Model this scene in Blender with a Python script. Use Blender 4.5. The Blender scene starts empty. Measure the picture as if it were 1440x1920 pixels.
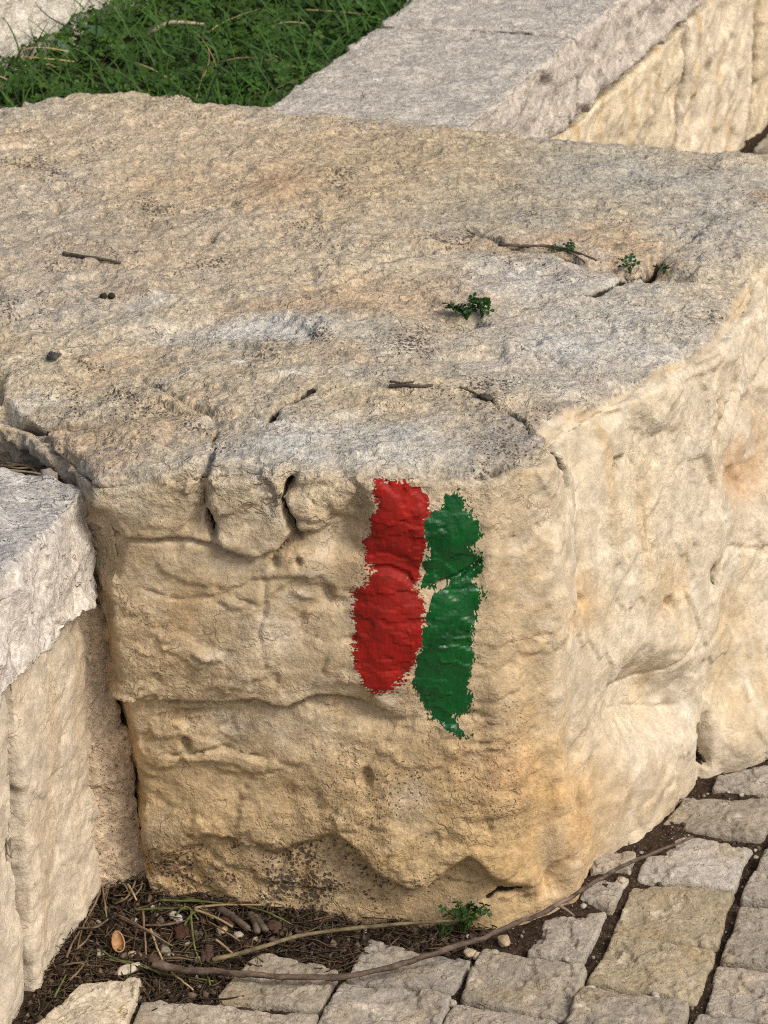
import bpy, bmesh, math, random
import numpy as np
from mathutils import Vector, Matrix
from mathutils.bvhtree import BVHTree

# ------------------------------------------------------------------ camera, world, sun, exposure
scene = bpy.context.scene
COL = scene.collection
CAM_H, PITCH, FPX = 1.55, math.radians(25.0), 5960.0      # eye height, tilt, focal length in photo pixels
cam_d = bpy.data.cameras.new('camera')
cam = bpy.data.objects.new('camera', cam_d); COL.objects.link(cam)
cam.location = (0, 0, CAM_H)
cam.rotation_euler = (math.pi / 2 - PITCH, 0, 0)
cam_d.sensor_fit = 'VERTICAL'
cam_d.sensor_height = 24.0
cam_d.lens = 12.0 / (960.0 / FPX)
cam_d.clip_start, cam_d.clip_end = 0.05, 3000
cam_d.dof.use_dof = True
cam_d.dof.focus_distance = 2.72
cam_d.dof.aperture_fstop = 15.0
scene.camera = cam

SUN_EL, SUN_AZ = math.radians(46), math.radians(128)      # azimuth measured from +Y (away from camera) towards +X
world = bpy.data.worlds.new('World'); scene.world = world; world.use_nodes = True
wn = world.node_tree; wn.nodes.clear()
sky = wn.nodes.new('ShaderNodeTexSky'); sky.sky_type = 'NISHITA'; sky.sun_disc = False
sky.sun_elevation = SUN_EL; sky.sun_rotation = SUN_AZ
sky.air_density = 1.0; sky.dust_density = 5.0; sky.ozone_density = 1.0
bg = wn.nodes.new('ShaderNodeBackground'); bg.inputs['Strength'].default_value = 0.1
wo = wn.nodes.new('ShaderNodeOutputWorld')
wn.links.new(sky.outputs[0], bg.inputs[0]); wn.links.new(bg.outputs[0], wo.inputs[0])
sun_d = bpy.data.lights.new('sun', 'SUN'); sun_d.energy = 1.5; sun_d.angle = math.radians(16); sun_d.color = (1.0, 0.95, 0.87)
sun = bpy.data.objects.new('sun', sun_d); COL.objects.link(sun)
sdir = Vector((math.sin(SUN_AZ) * math.cos(SUN_EL), math.cos(SUN_AZ) * math.cos(SUN_EL), math.sin(SUN_EL)))
sun.rotation_euler = (-sdir).to_track_quat('-Z', 'Y').to_euler()
sun.location = (1, 1, 4)
vs = scene.view_settings
vs.view_transform = 'Standard'; vs.look = 'None'; vs.gamma = 1.0; vs.exposure = 0.0; vs.use_curve_mapping = False
vs.exposure = 0.52
scene.cycles.max_bounces = 4
scene.cycles.use_denoising = False
scene.cycles.filter_width = 1.1

# ------------------------------------------------------------------ helpers
random.seed(7)
RNG = np.random.default_rng(11)
CP_, SP_ = math.cos(PITCH), math.sin(PITCH)

def ray(u, v):
    x = (u - 720) / FPX; y = -(v - 960) / FPX
    return np.array([x, CP_ + y * SP_, -SP_ + y * CP_])

def at(u, v, z=0.0):                        # point of the horizontal plane z seen at photo pixel (u, v)
    d = ray(u, v); k = (z - CAM_H) / d[2]
    return np.array([d[0] * k, d[1] * k, z])

def aty(u, v, y):
    d = ray(u, v); k = y / d[1]
    return np.array([d[0] * k, y, CAM_H + d[2] * k])

def project(p):
    q = p - np.array([0, 0, CAM_H])
    f = q[:, 1] * CP_ - q[:, 2] * SP_
    up = q[:, 1] * SP_ + q[:, 2] * CP_
    return 720 + FPX * q[:, 0] / f, 960 - FPX * up / f

_perm = RNG.permutation(256).astype(np.int32); PERM = np.concatenate([_perm] * 4)
_g = RNG.normal(size=(256, 3)); GRAD = (_g / np.linalg.norm(_g, axis=1)[:, None]).astype(np.float32)

from concurrent.futures import ThreadPoolExecutor
POOL = ThreadPoolExecutor(4)
def gnoise(p):                              # gradient noise, about -1..1, in chunks over the cores
    p = np.asarray(p, np.float32)
    if len(p) <= 20000: return _gnoise(p)
    return np.concatenate(list(POOL.map(_gnoise, [p[k:k + 20000] for k in range(0, len(p), 20000)])))

def _gnoise(p):
    i = np.floor(p).astype(np.int32); f = p - i; i &= 255
    w = f * f * f * (f * (f * 6 - 15) + 10)
    out = np.zeros(len(p), np.float32)
    for dx in (0, 1):
        wx = w[:, 0] if dx else 1 - w[:, 0]
        hx = PERM[i[:, 0] + dx]
        for dy in (0, 1):
            wy = wx * (w[:, 1] if dy else 1 - w[:, 1])
            hy = PERM[hx + i[:, 1] + dy]
            for dz in (0, 1):
                g = GRAD[PERM[hy + i[:, 2] + dz]]
                d = (f[:, 0] - dx) * g[:, 0] + (f[:, 1] - dy) * g[:, 1] + (f[:, 2] - dz) * g[:, 2]
                out += wy * (w[:, 2] if dz else 1 - w[:, 2]) * d
    return out * 1.6

def fbm(p, freq, oct=3, gain=0.5, off=0.0):
    p = np.asarray(p, np.float32) * np.asarray(freq, np.float32) + off
    a, s, out = 1.0, 0.0, 0
    for k in range(oct):
        out = out + a * gnoise(p); s += a; a *= gain; p = p * 2.03 + 17.3
    return out / s

def facets(p, freq, seed=0, tilt=1.0):      # broken planes: every Worley cell gets its own tilted plane and level
    p = np.asarray(p, np.float32) * np.asarray(freq, np.float32) + seed * 7.7
    i0 = np.floor(p).astype(np.int32)
    best = np.full(len(p), 1e9, np.float32); sec = best.copy(); res = np.zeros(len(p), np.float32)
    for dx in (-1, 0, 1):
        for dy in (-1, 0, 1):
            for dz in (-1, 0, 1):
                c = i0 + np.array([dx, dy, dz], np.int32)
                h = PERM[PERM[PERM[c[:, 0] & 255] + (c[:, 1] & 255)] + (c[:, 2] & 255)]
                q = c + 0.5 + GRAD[h] * 0.45
                e = p - q; d = (e * e).sum(1)
                lvl = (e * GRAD[(h * 7 + 31) & 255]).sum(1) * tilt + GRAD[(h * 13 + 5) & 255][:, 0] * 0.8
                m = d < best
                sec = np.where(m, best, np.minimum(sec, d))
                res = np.where(m, lvl, res); best = np.where(m, d, best)
    edge = np.sqrt(sec) - np.sqrt(best)
    return res * sstep(0.0, 0.16, edge), edge          # planes meet in creases, not in torn steps

def sstep(a, b, x):
    t = np.clip((x - a) / (b - a), 0, 1); return t * t * (3 - 2 * t)

def stair(x, k=0.25):                       # terraces with steep short risers
    f = np.floor(x); return f + sstep(0.5 - k, 0.5 + k, x - f)

def seg_dist(P, poly):                      # distance of points to a polyline + running parameter
    P = np.asarray(P, np.float32); best = np.full(len(P), 1e9, np.float32); par = np.zeros(len(P), np.float32)
    L = 0.0
    poly = [np.asarray(q, np.float32) for q in poly]
    tot = sum(np.linalg.norm(poly[k + 1] - poly[k]) for k in range(len(poly) - 1))
    for k in range(len(poly) - 1):
        a, b = poly[k], poly[k + 1]; ab = b - a; l2 = float((ab * ab).sum()) + 1e-12
        t = np.clip(((P - a) @ ab) / l2, 0, 1)
        d = np.linalg.norm(P - a - t[:, None] * ab, axis=1)
        m = d < best
        par = np.where(m, (L + t * math.sqrt(l2)) / tot, par); best = np.where(m, d, best)
        L += math.sqrt(l2)
    return best, par

def poly_sdf(U, V, poly):                   # signed distance to a closed polygon, positive inside
    P = np.stack([U, V], 1).astype(np.float32)
    d, _ = seg_dist(P, list(poly) + [poly[0]])
    ins = np.zeros(len(U), bool)
    n = len(poly)
    for k in range(n):
        x0, y0 = poly[k]; x1, y1 = poly[(k + 1) % n]
        c = ((y0 > V) != (y1 > V)) & (U < (x1 - x0) * (V - y0) / (y1 - y0 + 1e-9) + x0)
        ins ^= c
    return np.where(ins, d, -d)

def mesh_np(name, v, f, attrs=None, smooth=True):
    v = np.asarray(v, np.float32); f = np.asarray(f, np.int32); k = f.shape[1]
    me = bpy.data.meshes.new(name)
    me.vertices.add(len(v)); me.vertices.foreach_set('co', v.ravel())
    me.loops.add(f.size); me.loops.foreach_set('vertex_index', f.ravel())
    me.polygons.add(len(f)); me.polygons.foreach_set('loop_start', np.arange(0, f.size, k, dtype=np.int32))
    me.update(calc_edges=True); me.validate()
    for nm, a in (attrs or {}).items():
        a = np.asarray(a, np.float32)
        if a.ndim == 2:
            at_ = me.attributes.new(nm, 'FLOAT_COLOR', 'POINT')
            at_.data.foreach_set('color', np.concatenate([a, np.ones((len(a), 1), np.float32)], 1).ravel())
        else:
            at_ = me.attributes.new(nm, 'FLOAT', 'POINT'); at_.data.foreach_set('value', a)
    if smooth: me.polygons.foreach_set('use_smooth', np.ones(len(f), bool))
    return me

def vnormals(v, f):
    n = np.zeros_like(v)
    a = v[f[:, 2]] - v[f[:, 0]]; b = v[f[:, 3 if f.shape[1] == 4 else 1]] - v[f[:, 1 if f.shape[1] == 4 else 0]]
    fn = np.cross(a, b) if f.shape[1] == 4 else np.cross(v[f[:, 1]] - v[f[:, 0]], v[f[:, 2]] - v[f[:, 0]])
    for k in range(f.shape[1]):
        for c in range(3):
            n[:, c] += np.bincount(f[:, k], fn[:, c], len(v))
    return n / (np.linalg.norm(n, axis=1)[:, None] + 1e-12)

def remesh(verts, faces, voxel, smooth):
    me = bpy.data.meshes.new('cage'); me.from_pydata([tuple(map(float, q)) for q in verts], [], faces); me.update()
    o = bpy.data.objects.new('cage', me); COL.objects.link(o)
    m = o.modifiers.new('r', 'REMESH'); m.mode = 'VOXEL'; m.voxel_size = voxel; m.adaptivity = 0
    if smooth:
        s = o.modifiers.new('s', 'SMOOTH'); s.factor = 0.5; s.iterations = smooth
    dg = bpy.context.evaluated_depsgraph_get(); ev = o.evaluated_get(dg); em = ev.to_mesh()
    v = np.empty(len(em.vertices) * 3, np.float32); em.vertices.foreach_get('co', v); v = v.reshape(-1, 3)
    li = np.empty(len(em.loops), np.int32); em.loops.foreach_get('vertex_index', li)
    lt = np.empty(len(em.polygons), np.int32); em.polygons.foreach_get('loop_total', lt)
    assert (lt == 4).all()
    ev.to_mesh_clear(); bpy.data.objects.remove(o); bpy.data.meshes.remove(me)
    return v, li.reshape(-1, 4)

def drop(v, f, keep, arrays):
    f = f[keep[f].any(1)]
    used = np.zeros(len(v), bool); used[f.ravel()] = True
    idx = np.cumsum(used) - 1
    return v[used], idx[f].astype(np.int32), [a[used] for a in arrays]

def link(name, me, mat, parent=None, loc=(0, 0, 0)):        # loc is a world position; mesh data is local to it
    o = bpy.data.objects.new(name, me); COL.objects.link(o)
    if mat is not None:
        me.materials.clear(); me.materials.append(mat)
    o.location = loc
    if parent is not None:
        o.parent = parent; o.location = Vector(loc) - parent_world(parent)
    return o

def parent_world(p):
    w = Vector(p.location)
    while p.parent is not None:
        p = p.parent; w += Vector(p.location)
    return w

def empty(name, loc):
    o = bpy.data.objects.new(name, None); COL.objects.link(o); o.location = loc
    o.empty_display_size = 0.05
    return o

def tag(o, label=None, cat=None, group=None, kind=None):
    if label: o['label'] = label
    if cat: o['category'] = cat
    if group: o['group'] = group
    if kind: o['kind'] = kind
    return o

# ------------------------------------------------------------------ materials
class NT:
    def __init__(s, name):
        s.m = bpy.data.materials.new(name); s.m.use_nodes = True; s.t = s.m.node_tree; s.t.nodes.clear()
        s.out = s.t.nodes.new('ShaderNodeOutputMaterial')
        s.bsdf = s.t.nodes.new('ShaderNodeBsdfPrincipled'); s.t.links.new(s.bsdf.outputs[0], s.out.inputs[0])
        s.co = s.t.nodes.new('ShaderNodeTexCoord').outputs['Object']
    def n(s, typ, **kw):
        nd = s.t.nodes.new(typ)
        for k, v in kw.items(): setattr(nd, k, v)
        return nd
    def set(s, sock, v):
        if isinstance(v, bpy.types.NodeSocket): s.t.links.new(v, sock)
        else: sock.default_value = v
    def noise(s, scale, detail=2, rough=0.5, dist=0.0, co=None, col=False):
        nd = s.n('ShaderNodeTexNoise'); s.set(nd.inputs['Vector'], co or s.co)
        nd.inputs['Scale'].default_value = scale; nd.inputs['Detail'].default_value = detail
        nd.inputs['Roughness'].default_value = rough; nd.inputs['Distortion'].default_value = dist
        return nd.outputs['Color' if col else 'Fac']
    def voro(s, scale, feature='F1', co=None, out='Distance', rnd=1.0):
        nd = s.n('ShaderNodeTexVoronoi', feature=feature); s.set(nd.inputs['Vector'], co or s.co)
        nd.inputs['Scale'].default_value = scale; nd.inputs['Randomness'].default_value = rnd
        return nd.outputs[out]
    def math(s, op, a, b=0.0, c=None, clamp=False):
        nd = s.n('ShaderNodeMath', operation=op, use_clamp=clamp)
        s.set(nd.inputs[0], a); s.set(nd.inputs[1], b)
        if c is not None: s.set(nd.inputs[2], c)
        return nd.outputs[0]
    def rng(s, x, a, b, c=0.0, d=1.0, smooth=False):
        nd = s.n('ShaderNodeMapRange', interpolation_type='SMOOTHSTEP' if smooth else 'LINEAR')
        for k, q in zip(range(5), (x, a, b, c, d)): s.set(nd.inputs[k], q)
        return nd.outputs[0]
    def mix(s, f, a, b, mode='MIX'):
        nd = s.n('ShaderNodeMix', data_type='RGBA', blend_type=mode)
        s.set(nd.inputs[0], f)
        for sock, q in ((nd.inputs[6], a), (nd.inputs[7], b)):
            if isinstance(q, (tuple, list)): q = tuple(q) + ((1.0,) if len(q) == 3 else ())
            s.set(sock, q)
        return nd.outputs[2]
    def attr(s, name, col=False):
        nd = s.n('ShaderNodeAttribute', attribute_name=name); return nd.outputs['Color' if col else 'Fac']
    def bump(s, h, strength=1.0, dist=0.002, normal=None):
        nd = s.n('ShaderNodeBump'); s.set(nd.inputs['Strength'], strength); s.set(nd.inputs['Distance'], dist)
        s.set(nd.inputs['Height'], h)
        if normal is not None: s.set(nd.inputs['Normal'], normal)
        return nd.outputs[0]
    def done(s, color, rough=0.85, normal=None, spec=0.3):
        s.set(s.bsdf.inputs['Base Color'], color if not isinstance(color, tuple) else tuple(color) + (1.0,))
        s.set(s.bsdf.inputs['Roughness'], rough)
        s.set(s.bsdf.inputs['Specular IOR Level'], spec)
        if normal is not None: s.set(s.bsdf.inputs['Normal'], normal)
        return s.m

def stone_material(name, fine=1.0):
    """limestone: 'col' carries the stone's own tint and stains, 'speck' the density of dark lichen dots, 'grain' the surface roughness,
    'hair' hairline cracks, 'soil' earth in the open cracks plus shade painted on their walls"""
    t = NT(name)
    col, speck, grain, hair, soil_ = t.attr('col', True), t.attr('speck'), t.attr('grain'), t.attr('hair'), t.attr('soil')
    warp = t.n('ShaderNodeVectorMath', operation='MULTIPLY_ADD')
    t.set(warp.inputs[0], t.noise(95, 2, 0.6, col=True)); warp.inputs[1].default_value = (0.009,) * 3; t.set(warp.inputs[2], t.co)
    wco = warp.outputs[0]
    n_mid = t.noise(52 * fine, 3, 0.62)
    n_fine = t.noise(240 * fine, 3, 0.7)
    k1 = t.rng(n_mid, 0.32, 0.68, 0.80, 1.17)
    k2 = t.rng(n_fine, 0.3, 0.7, t.math('MULTIPLY_ADD', grain, -0.36, 0.93), t.math('MULTIPLY_ADD', grain, 0.33, 1.06))
    c = t.mix(1.0, col, t.math('MULTIPLY', k1, k2), 'MULTIPLY')
    # dark string-like lichen
    ridge = t.math('ABSOLUTE', t.math('SUBTRACT', t.noise(100 * fine, 3, 0.65, co=wco), 0.5))
    rm = t.math('MULTIPLY', t.rng(ridge, 0.004, 0.030, 1, 0, True), t.rng(speck, 0.35, 0.9, 0, 0.6))
    c = t.mix(rm, c, (0.075, 0.066, 0.055))
    # round dots
    d1 = t.math('MULTIPLY', t.math('SUBTRACT', t.math('MULTIPLY', speck, 0.48), t.voro(250 * fine, co=wco)), 9.0, clamp=True)
    d2 = t.math('MULTIPLY', t.math('SUBTRACT', t.math('MULTIPLY_ADD', speck, 0.46, -0.12), t.voro(120 * fine, co=wco)), 8.0, clamp=True)
    dots = t.math('MAXIMUM', d1, d2)
    dc = t.mix(n_mid, (0.03, 0.026, 0.022), (0.095, 0.06, 0.04))
    c = t.mix(t.math('MULTIPLY', dots, 0.85), c, dc)
    # hairline cracks
    hn = t.math('ABSOLUTE', t.math('SUBTRACT', t.noise(13, 4, 0.62, co=wco), 0.5))
    hm = t.math('MULTIPLY', t.rng(hn, 0.002, 0.011, 1, 0, True), t.math('MULTIPLY', hair, t.rng(n_mid, 0.44, 0.56, 0, 1)))
    c = t.mix(t.math('MULTIPLY', hm, 0.55), c, (0.14, 0.10, 0.06))
    # earth in cracks; the same dark tone paints shade on their walls
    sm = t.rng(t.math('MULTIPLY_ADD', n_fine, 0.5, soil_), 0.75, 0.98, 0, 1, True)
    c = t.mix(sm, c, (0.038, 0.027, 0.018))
    h = t.math('MULTIPLY_ADD', n_mid, 1.2, t.math('MULTIPLY', n_fine, 0.85))
    h = t.math('SUBTRACT', h, t.math('MULTIPLY_ADD', dots, 0.15, t.math('MULTIPLY', hm, 0.6)))
    nrm = t.bump(h, t.math('MULTIPLY_ADD', grain, 0.65, 0.25), 0.0040)
    return t.done(c, 0.88, nrm, 0.2)

def attr_material(name, rough=0.8, spec=0.3, bump_scale=None, bump_d=0.001, translucent=False):
    t = NT(name)
    c = t.attr('col', True)
    c = t.mix(1.0, c, t.rng(t.noise(220, 3, 0.6), 0.3, 0.7, 0.75, 1.2), 'MULTIPLY')
    nrm = t.bump(t.noise(bump_scale, 3, 0.6), 0.8, bump_d) if bump_scale else None
    m = t.done(c, rough, nrm, spec)
    if translucent:
        tr = t.n('ShaderNodeBsdfTranslucent'); t.set(tr.inputs[0], c)
        mx = t.n('ShaderNodeMixShader'); mx.inputs[0].default_value = 0.3
        t.t.links.new(t.bsdf.outputs[0], mx.inputs[1]); t.t.links.new(tr.outputs[0], mx.inputs[2])
        t.t.links.new(mx.outputs[0], t.out.inputs[0])
    return m

def paint_material(name, rgb, rgb2, rough, coat):
    t = NT(name)
    streak = t.n('ShaderNodeMapping'); t.set(streak.inputs[0], t.co); streak.inputs['Scale'].default_value = (1, 1, 0.16)
    s = t.noise(420, 3, 0.6, co=streak.outputs[0])
    c = t.mix(t.rng(t.noise(60, 5, 0.7), 0.4, 0.66, 0, 1.0), rgb, rgb2)
    c = t.mix(1.0, c, t.rng(s, 0.3, 0.7, 0.86, 1.12), 'MULTIPLY')
    h = t.math('ADD', t.math('MULTIPLY', s, 0.35), t.math('MULTIPLY_ADD', t.noise(140, 3, 0.6), 0.8, t.math('MULTIPLY', t.noise(420, 2), 0.3)))
    return t.done(c, t.rng(t.noise(90, 3), 0.3, 0.7, rough - 0.08, rough + 0.14), t.bump(h, 0.5, 0.0014), coat)

M_STONE = stone_material('limestone')
M_ROUGH = stone_material('split_limestone', 0.85)
M_PAVER = stone_material('paver_stone', 1.0)

# ------------------------------------------------------------------ the ground
def grid(x0, x1, y0, y1, step):
    nx, ny = int((x1 - x0) / step) + 1, int((y1 - y0) / step) + 1
    X, Y = np.meshgrid(np.linspace(x0, x1, nx), np.linspace(y0, y1, ny))
    v = np.stack([X.ravel(), Y.ravel(), np.zeros(nx * ny)], 1).astype(np.float32)
    i = np.arange(nx * ny).reshape(ny, nx)
    f = np.stack([i[:-1, :-1], i[:-1, 1:], i[1:, 1:], i[1:, :-1]], -1).reshape(-1, 4)
    return v, f.astype(np.int32)

def soil_material():
    t = NT('dark_soil')
    n = t.noise(150, 5, 0.7)
    c = t.mix(t.rng(n, 0.35, 0.65), (0.022, 0.014, 0.009), (0.085, 0.057, 0.037))
    c = t.mix(t.math('MULTIPLY', t.math('SUBTRACT', 0.2, t.voro(260)), 10.0, clamp=True), c, (0.28, 0.24, 0.19))
    h = t.math('MULTIPLY_ADD', t.noise(320, 3, 0.7), 0.6, n)
    return t.done(c, 0.95, t.bump(h, 1.0, 0.006), 0.1)
M_SOIL = soil_material()
v = np.array([[-800, -800, -0.02], [800, -800, -0.02], [800, 800, -0.02], [-800, 800, -0.02]]); 
g = link('ground', mesh_np('ground', v, [[0, 1, 2, 3]]), M_SOIL); tag(g, kind='structure')

def soil_z(x, y):
    p = np.stack([x, y, np.zeros_like(x)], 1)
    z = -0.0085 + 0.004 * fbm(p, 30, 3) + 0.002 * fbm(p, 130, 2)
    d, _ = seg_dist(np.stack([x, y], 1), [(-0.25, 2.56), (-0.2, 2.47), (-0.06, 2.445)])
    z += 0.012 * np.exp(-(d / 0.05) ** 2)
    d, _ = seg_dist(np.stack([x, y], 1), [(0.0, 2.43), (0.14, 2.43), (0.26, 2.6), (0.42, 2.78)])
    z += 0.006 * np.exp(-(d / 0.022) ** 2)
    return z
v, f = grid(-0.45, 0.85, 1.95, 3.15, 0.005)
v[:, 2] = soil_z(v[:, 0], v[:, 1])
edge = np.minimum.reduce([v[:, 0] + 0.45, 0.85 - v[:, 0], v[:, 1] - 1.95, 3.15 - v[:, 1]])
v[:, 2] -= 0.03 * (1 - sstep(0, 0.03, edge))
soil = link('soil_bed', mesh_np('soil_bed', v, f), M_SOIL); tag(soil, kind='structure')

# pavers: corner pixels of the stones one sees, read off at ground level (top-left, top-right, bottom-right, bottom-left)
PAV = [
 [(1343, 1450), (1490, 1425), (1478, 1484), (1335, 1476)],
 [(1282, 1492), (1468, 1495), (1430, 1566), (1240, 1541)],
 [(1223, 1553), (1415, 1579), (1375, 1658), (1195, 1638)],
 [(1187, 1646), (1376, 1665), (1342, 1767), (1149, 1739)],
 [(1150, 1745), (1339, 1773), (1306, 1869), (1102, 1831)],
 [(1089, 1850), (1293, 1881), (1255, 1975), (1045, 1945)],
 [(1100, 1597), (1192, 1601), (1183, 1630), (1110, 1634)],
 [(1103, 1641), (1178, 1638), (1153, 1696), (1085, 1681)],
 [(1022, 1716), (1139, 1701), (1094, 1796), (990, 1781)],
 [(906, 1777), (1101, 1809), (1059, 1904), (861, 1866)],
 [(851, 1876), (1050, 1913), (1008, 2005), (803, 1970)],
 [(692, 1754), (884, 1794), (850, 1850), (652, 1832)],
 [(640, 1838), (848, 1860), (800, 1965), (588, 1930)],
 [(482, 1778), (636, 1812), (606, 1884), (402, 1866)],
 [(268, 1872), (598, 1893), (580, 1975), (225, 1960)],
 [(150, 1846), (266, 1832), (228, 1940), (60, 1930)],
 [(1432, 1595), (1610, 1622), (1572, 1706), (1392, 1684)],
 [(1389, 1697), (1580, 1717), (1543, 1818), (1350, 1794)],
 [(1346, 1803), (1540, 1828), (1503, 1922), (1321, 1889)],
 [(1312, 1897), (1498, 1932), (1458, 2015), (1268, 1985)],
 [(1484, 1495), (1660, 1515), (1625, 1608), (1440, 1583)],
 [(1624, 1625), (1800, 1650), (1765, 1735), (1585, 1708)],
 [(1592, 1720), (1770, 1745), (1735, 1850), (1555, 1820)],
 [(1553, 1832), (1735, 1860), (1700, 1955), (1515, 1925)],
 [(1508, 1935), (1690, 1965), (1650, 2050), (1468, 2018)],
 [(1250, 1990), (1450, 2022), (1410, 2110), (1205, 2080)],
 [(1040, 1958), (1245, 1988), (1200, 2078), (995, 2045)],
 [(800, 1982), (1005, 2018), (960, 2110), (755, 2075)],
 [(580, 1985), (795, 1978), (750, 2070), (540, 2060)],
 [(225, 1970), (570, 1988), (530, 2065), (190, 2045)],
 [(60, 1942), (215, 1955), (180, 2035), (10, 2010)],
]
# far paving at the foot of the wall behind
FAR = []
for a in range(3):
    for b in range(5):
        ox, oy = 0.47 + a * 0.115 + b * 0.045, 4.30 + b * 0.112 - a * 0.045
        FAR.append([(ox, oy + 0.1), (ox + 0.1, oy + 0.06), (ox + 0.06, oy - 0.04), (ox - 0.04, oy)])

pavement = empty('pavement', (0.2, 2.4, 0)); tag(pavement, kind='structure')

def paver(cs, k, tint):
    c = np.mean(cs, 0); cs = [c + (np.asarray(q) - c) * 1.026 for q in cs]
    n = 64
    s = np.linspace(0, 1, n)
    A, B = np.meshgrid(s, s)
    tl, tr, br, bl = [np.append(np.asarray(q[:2], float), 0) for q in cs]
    P = ((1 - A) * (1 - B))[..., None] * bl + (A * (1 - B))[..., None] * br + (A * B)[..., None] * tr + ((1 - A) * B)[..., None] * tl
    P = P.reshape(-1, 3); a, b = A.ravel(), B.ravel()
    W = max(np.linalg.norm(tr - tl), np.linalg.norm(br - bl)); H = np.linalg.norm(tl - bl)
    ex, ey = np.minimum(a, 1 - a) * W, np.minimum(b, 1 - b) * H
    # edges run unevenly
    Q = P + k * 3.1
    r = 0.0045
    dx, dy = np.clip(r - ex, 0, r), np.clip(r - ey, 0, r)
    pull = np.sqrt(dx ** 2 + dy ** 2)
    edge = np.minimum(ex, ey)
    bord = np.exp(-edge / 0.012)
    P[:, 0] += bord * 0.005 * fbm(Q, 22, 3); P[:, 1] += bord * 0.005 * fbm(Q, 22, 3, off=50)
    corner = np.clip(dx * dy / (r * r), 0, 1)
    P += (c[None] * np.array([1, 1, 0]) - P) * (corner * 0.035)[:, None]
    fa, fe = facets(Q, 24, k, 1.0)
    z = 0.75 * (0.0014 * fa + 0.0022 * fbm(Q, 13, 3) + 0.0030 * sstep(.1, .15, fbm(Q, 18, 4, off=2)) - 0.0034 * sstep(.2, .26, fbm(Q, 24, 4, off=6)) + 0.0018 * sstep(.15, .2, fbm(Q, 46, 3, off=12)) + 0.0015 * fbm(Q, 90, 3, 0.65))
    z -= 0.005 * sstep(0.35, 0.75, fbm(Q, 33, 3, off=9))
    z -= 0.9 * np.where(pull > r * 0.98, 0.008, r - np.sqrt(np.clip(r * r - pull * pull, 0, None)))
    P[:, 2] = z
    idx = np.arange(n * n).reshape(n, n)
    f = np.stack([idx[:-1, :-1], idx[:-1, 1:], idx[1:, 1:], idx[1:, :-1]], -1).reshape(-1, 4)
    ring = np.concatenate([idx[0, :], idx[1:, -1], idx[-1, -2::-1], idx[-2:0:-1, 0]])
    low = P[ring].copy(); low[:, 2] = -0.05; m0 = len(P); P = np.concatenate([P, low])
    j = np.arange(len(ring)); j2 = (j + 1) % len(ring)
    f = np.concatenate([f, np.stack([ring[j2], ring[j], m0 + j, m0 + j2], 1)])
    pn = np.concatenate([Q, low])
    g1 = fbm(pn, 14, 4, 0.6, off=k) ; g2 = fbm(pn, 45, 3, 0.6, off=k + 30)
    col = np.array(tint)[None] * (1 + 0.2 * g1 + 0.16 * g2)[:, None]
    warm = sstep(0.0, 0.5, fbm(pn, 20, 3, off=k + 70))[:, None]
    col = col * (1 - 0.5 * warm) + col * np.array([1.08, 0.95, 0.72]) * 0.5 * warm
    white = sstep(0.3, 0.62, fbm(pn, 38, 3, off=k + 5))[:, None]
    col = col * (1 - white * 0.7) + np.array([0.55, 0.48, 0.37]) * white * 0.7
    P[:, :2] -= c[:2]
    me = mesh_np('paver', P, f, {'col': np.clip(col, 0.02, 0.8), 'speck': np.full(len(P), 0.36), 'grain': np.full(len(P), 0.55), 'hair': np.full(len(P), 0.7)})
    tilt = np.array([random.uniform(-0.02, 0.02), random.uniform(-0.02, 0.02)])
    o = link('paver', me, M_PAVER, pavement, (c[0], c[1], random.uniform(-0.004, 0.004)))
    o.rotation_euler = (tilt[0], tilt[1], 0)
    return o
TINT = [(0.32, 0.285, 0.235), (0.295, 0.258, 0.20), (0.34, 0.295, 0.235), (0.305, 0.275, 0.23)]
for k, cs in enumerate(PAV):
    tint = TINT[k % 4]
    if k == 15: tint = (0.48, 0.42, 0.32)
    if k in (3, 4): tint = (0.33, 0.275, 0.185)
    if k == 2: tint = (0.40, 0.365, 0.31)
    paver([at(u, v_, 0.002) for u, v_ in cs], k, tint)
for k, cs in enumerate(FAR):
    paver([np.array([x, y, 0]) for x, y in cs], 40 + k, TINT[k % 4])

# the same rows carried on to the right and towards the viewer, beyond the picture
PC = [np.mean([at(u, w, 0)[:2] for u, w in cs], 0) for cs in PAV]
cu_, cv_ = PC[17] - PC[3], PC[4] - PC[3]
tmpl = []
for k in range(4):
    q = [PC[3] + a * cu_ * 0.475 + b * cv_ * 0.475 for a, b in ((-1, -1), (1, -1), (1, 1), (-1, 1))]
    o = paver([np.array([x, y, 0]) for x, y in q], 70 + k, TINT[k]); tmpl.append(o.data); bpy.data.objects.remove(o)
for a in range(-6, 9):
    for b in range(-9, 7):
        c = PC[3] + a * cu_ + b * cv_
        u_, w_ = project(np.array([[c[0], c[1], 0.0]]))
        if (-120 < u_[0] < 1530 and w_[0] < 2040) or min(np.linalg.norm(c - q) for q in PC) < 0.085: continue
        if not (c[0] > -0.22 and c[0] < 1.15 and 2.0 < c[1] < 3.5) or (c[1] > 2.4 and c[0] < 0.45 + 0.25 * (c[1] - 2.75)): continue
        o = bpy.data.objects.new('paver', tmpl[random.randrange(4)]); COL.objects.link(o); o.parent = pavement
        o.location = Vector((c[0], c[1], random.uniform(-.003, .003))) - parent_world(pavement)
        o.rotation_euler = (random.uniform(-.02, .02), random.uniform(-.02, .02), math.pi * random.randrange(2))

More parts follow.
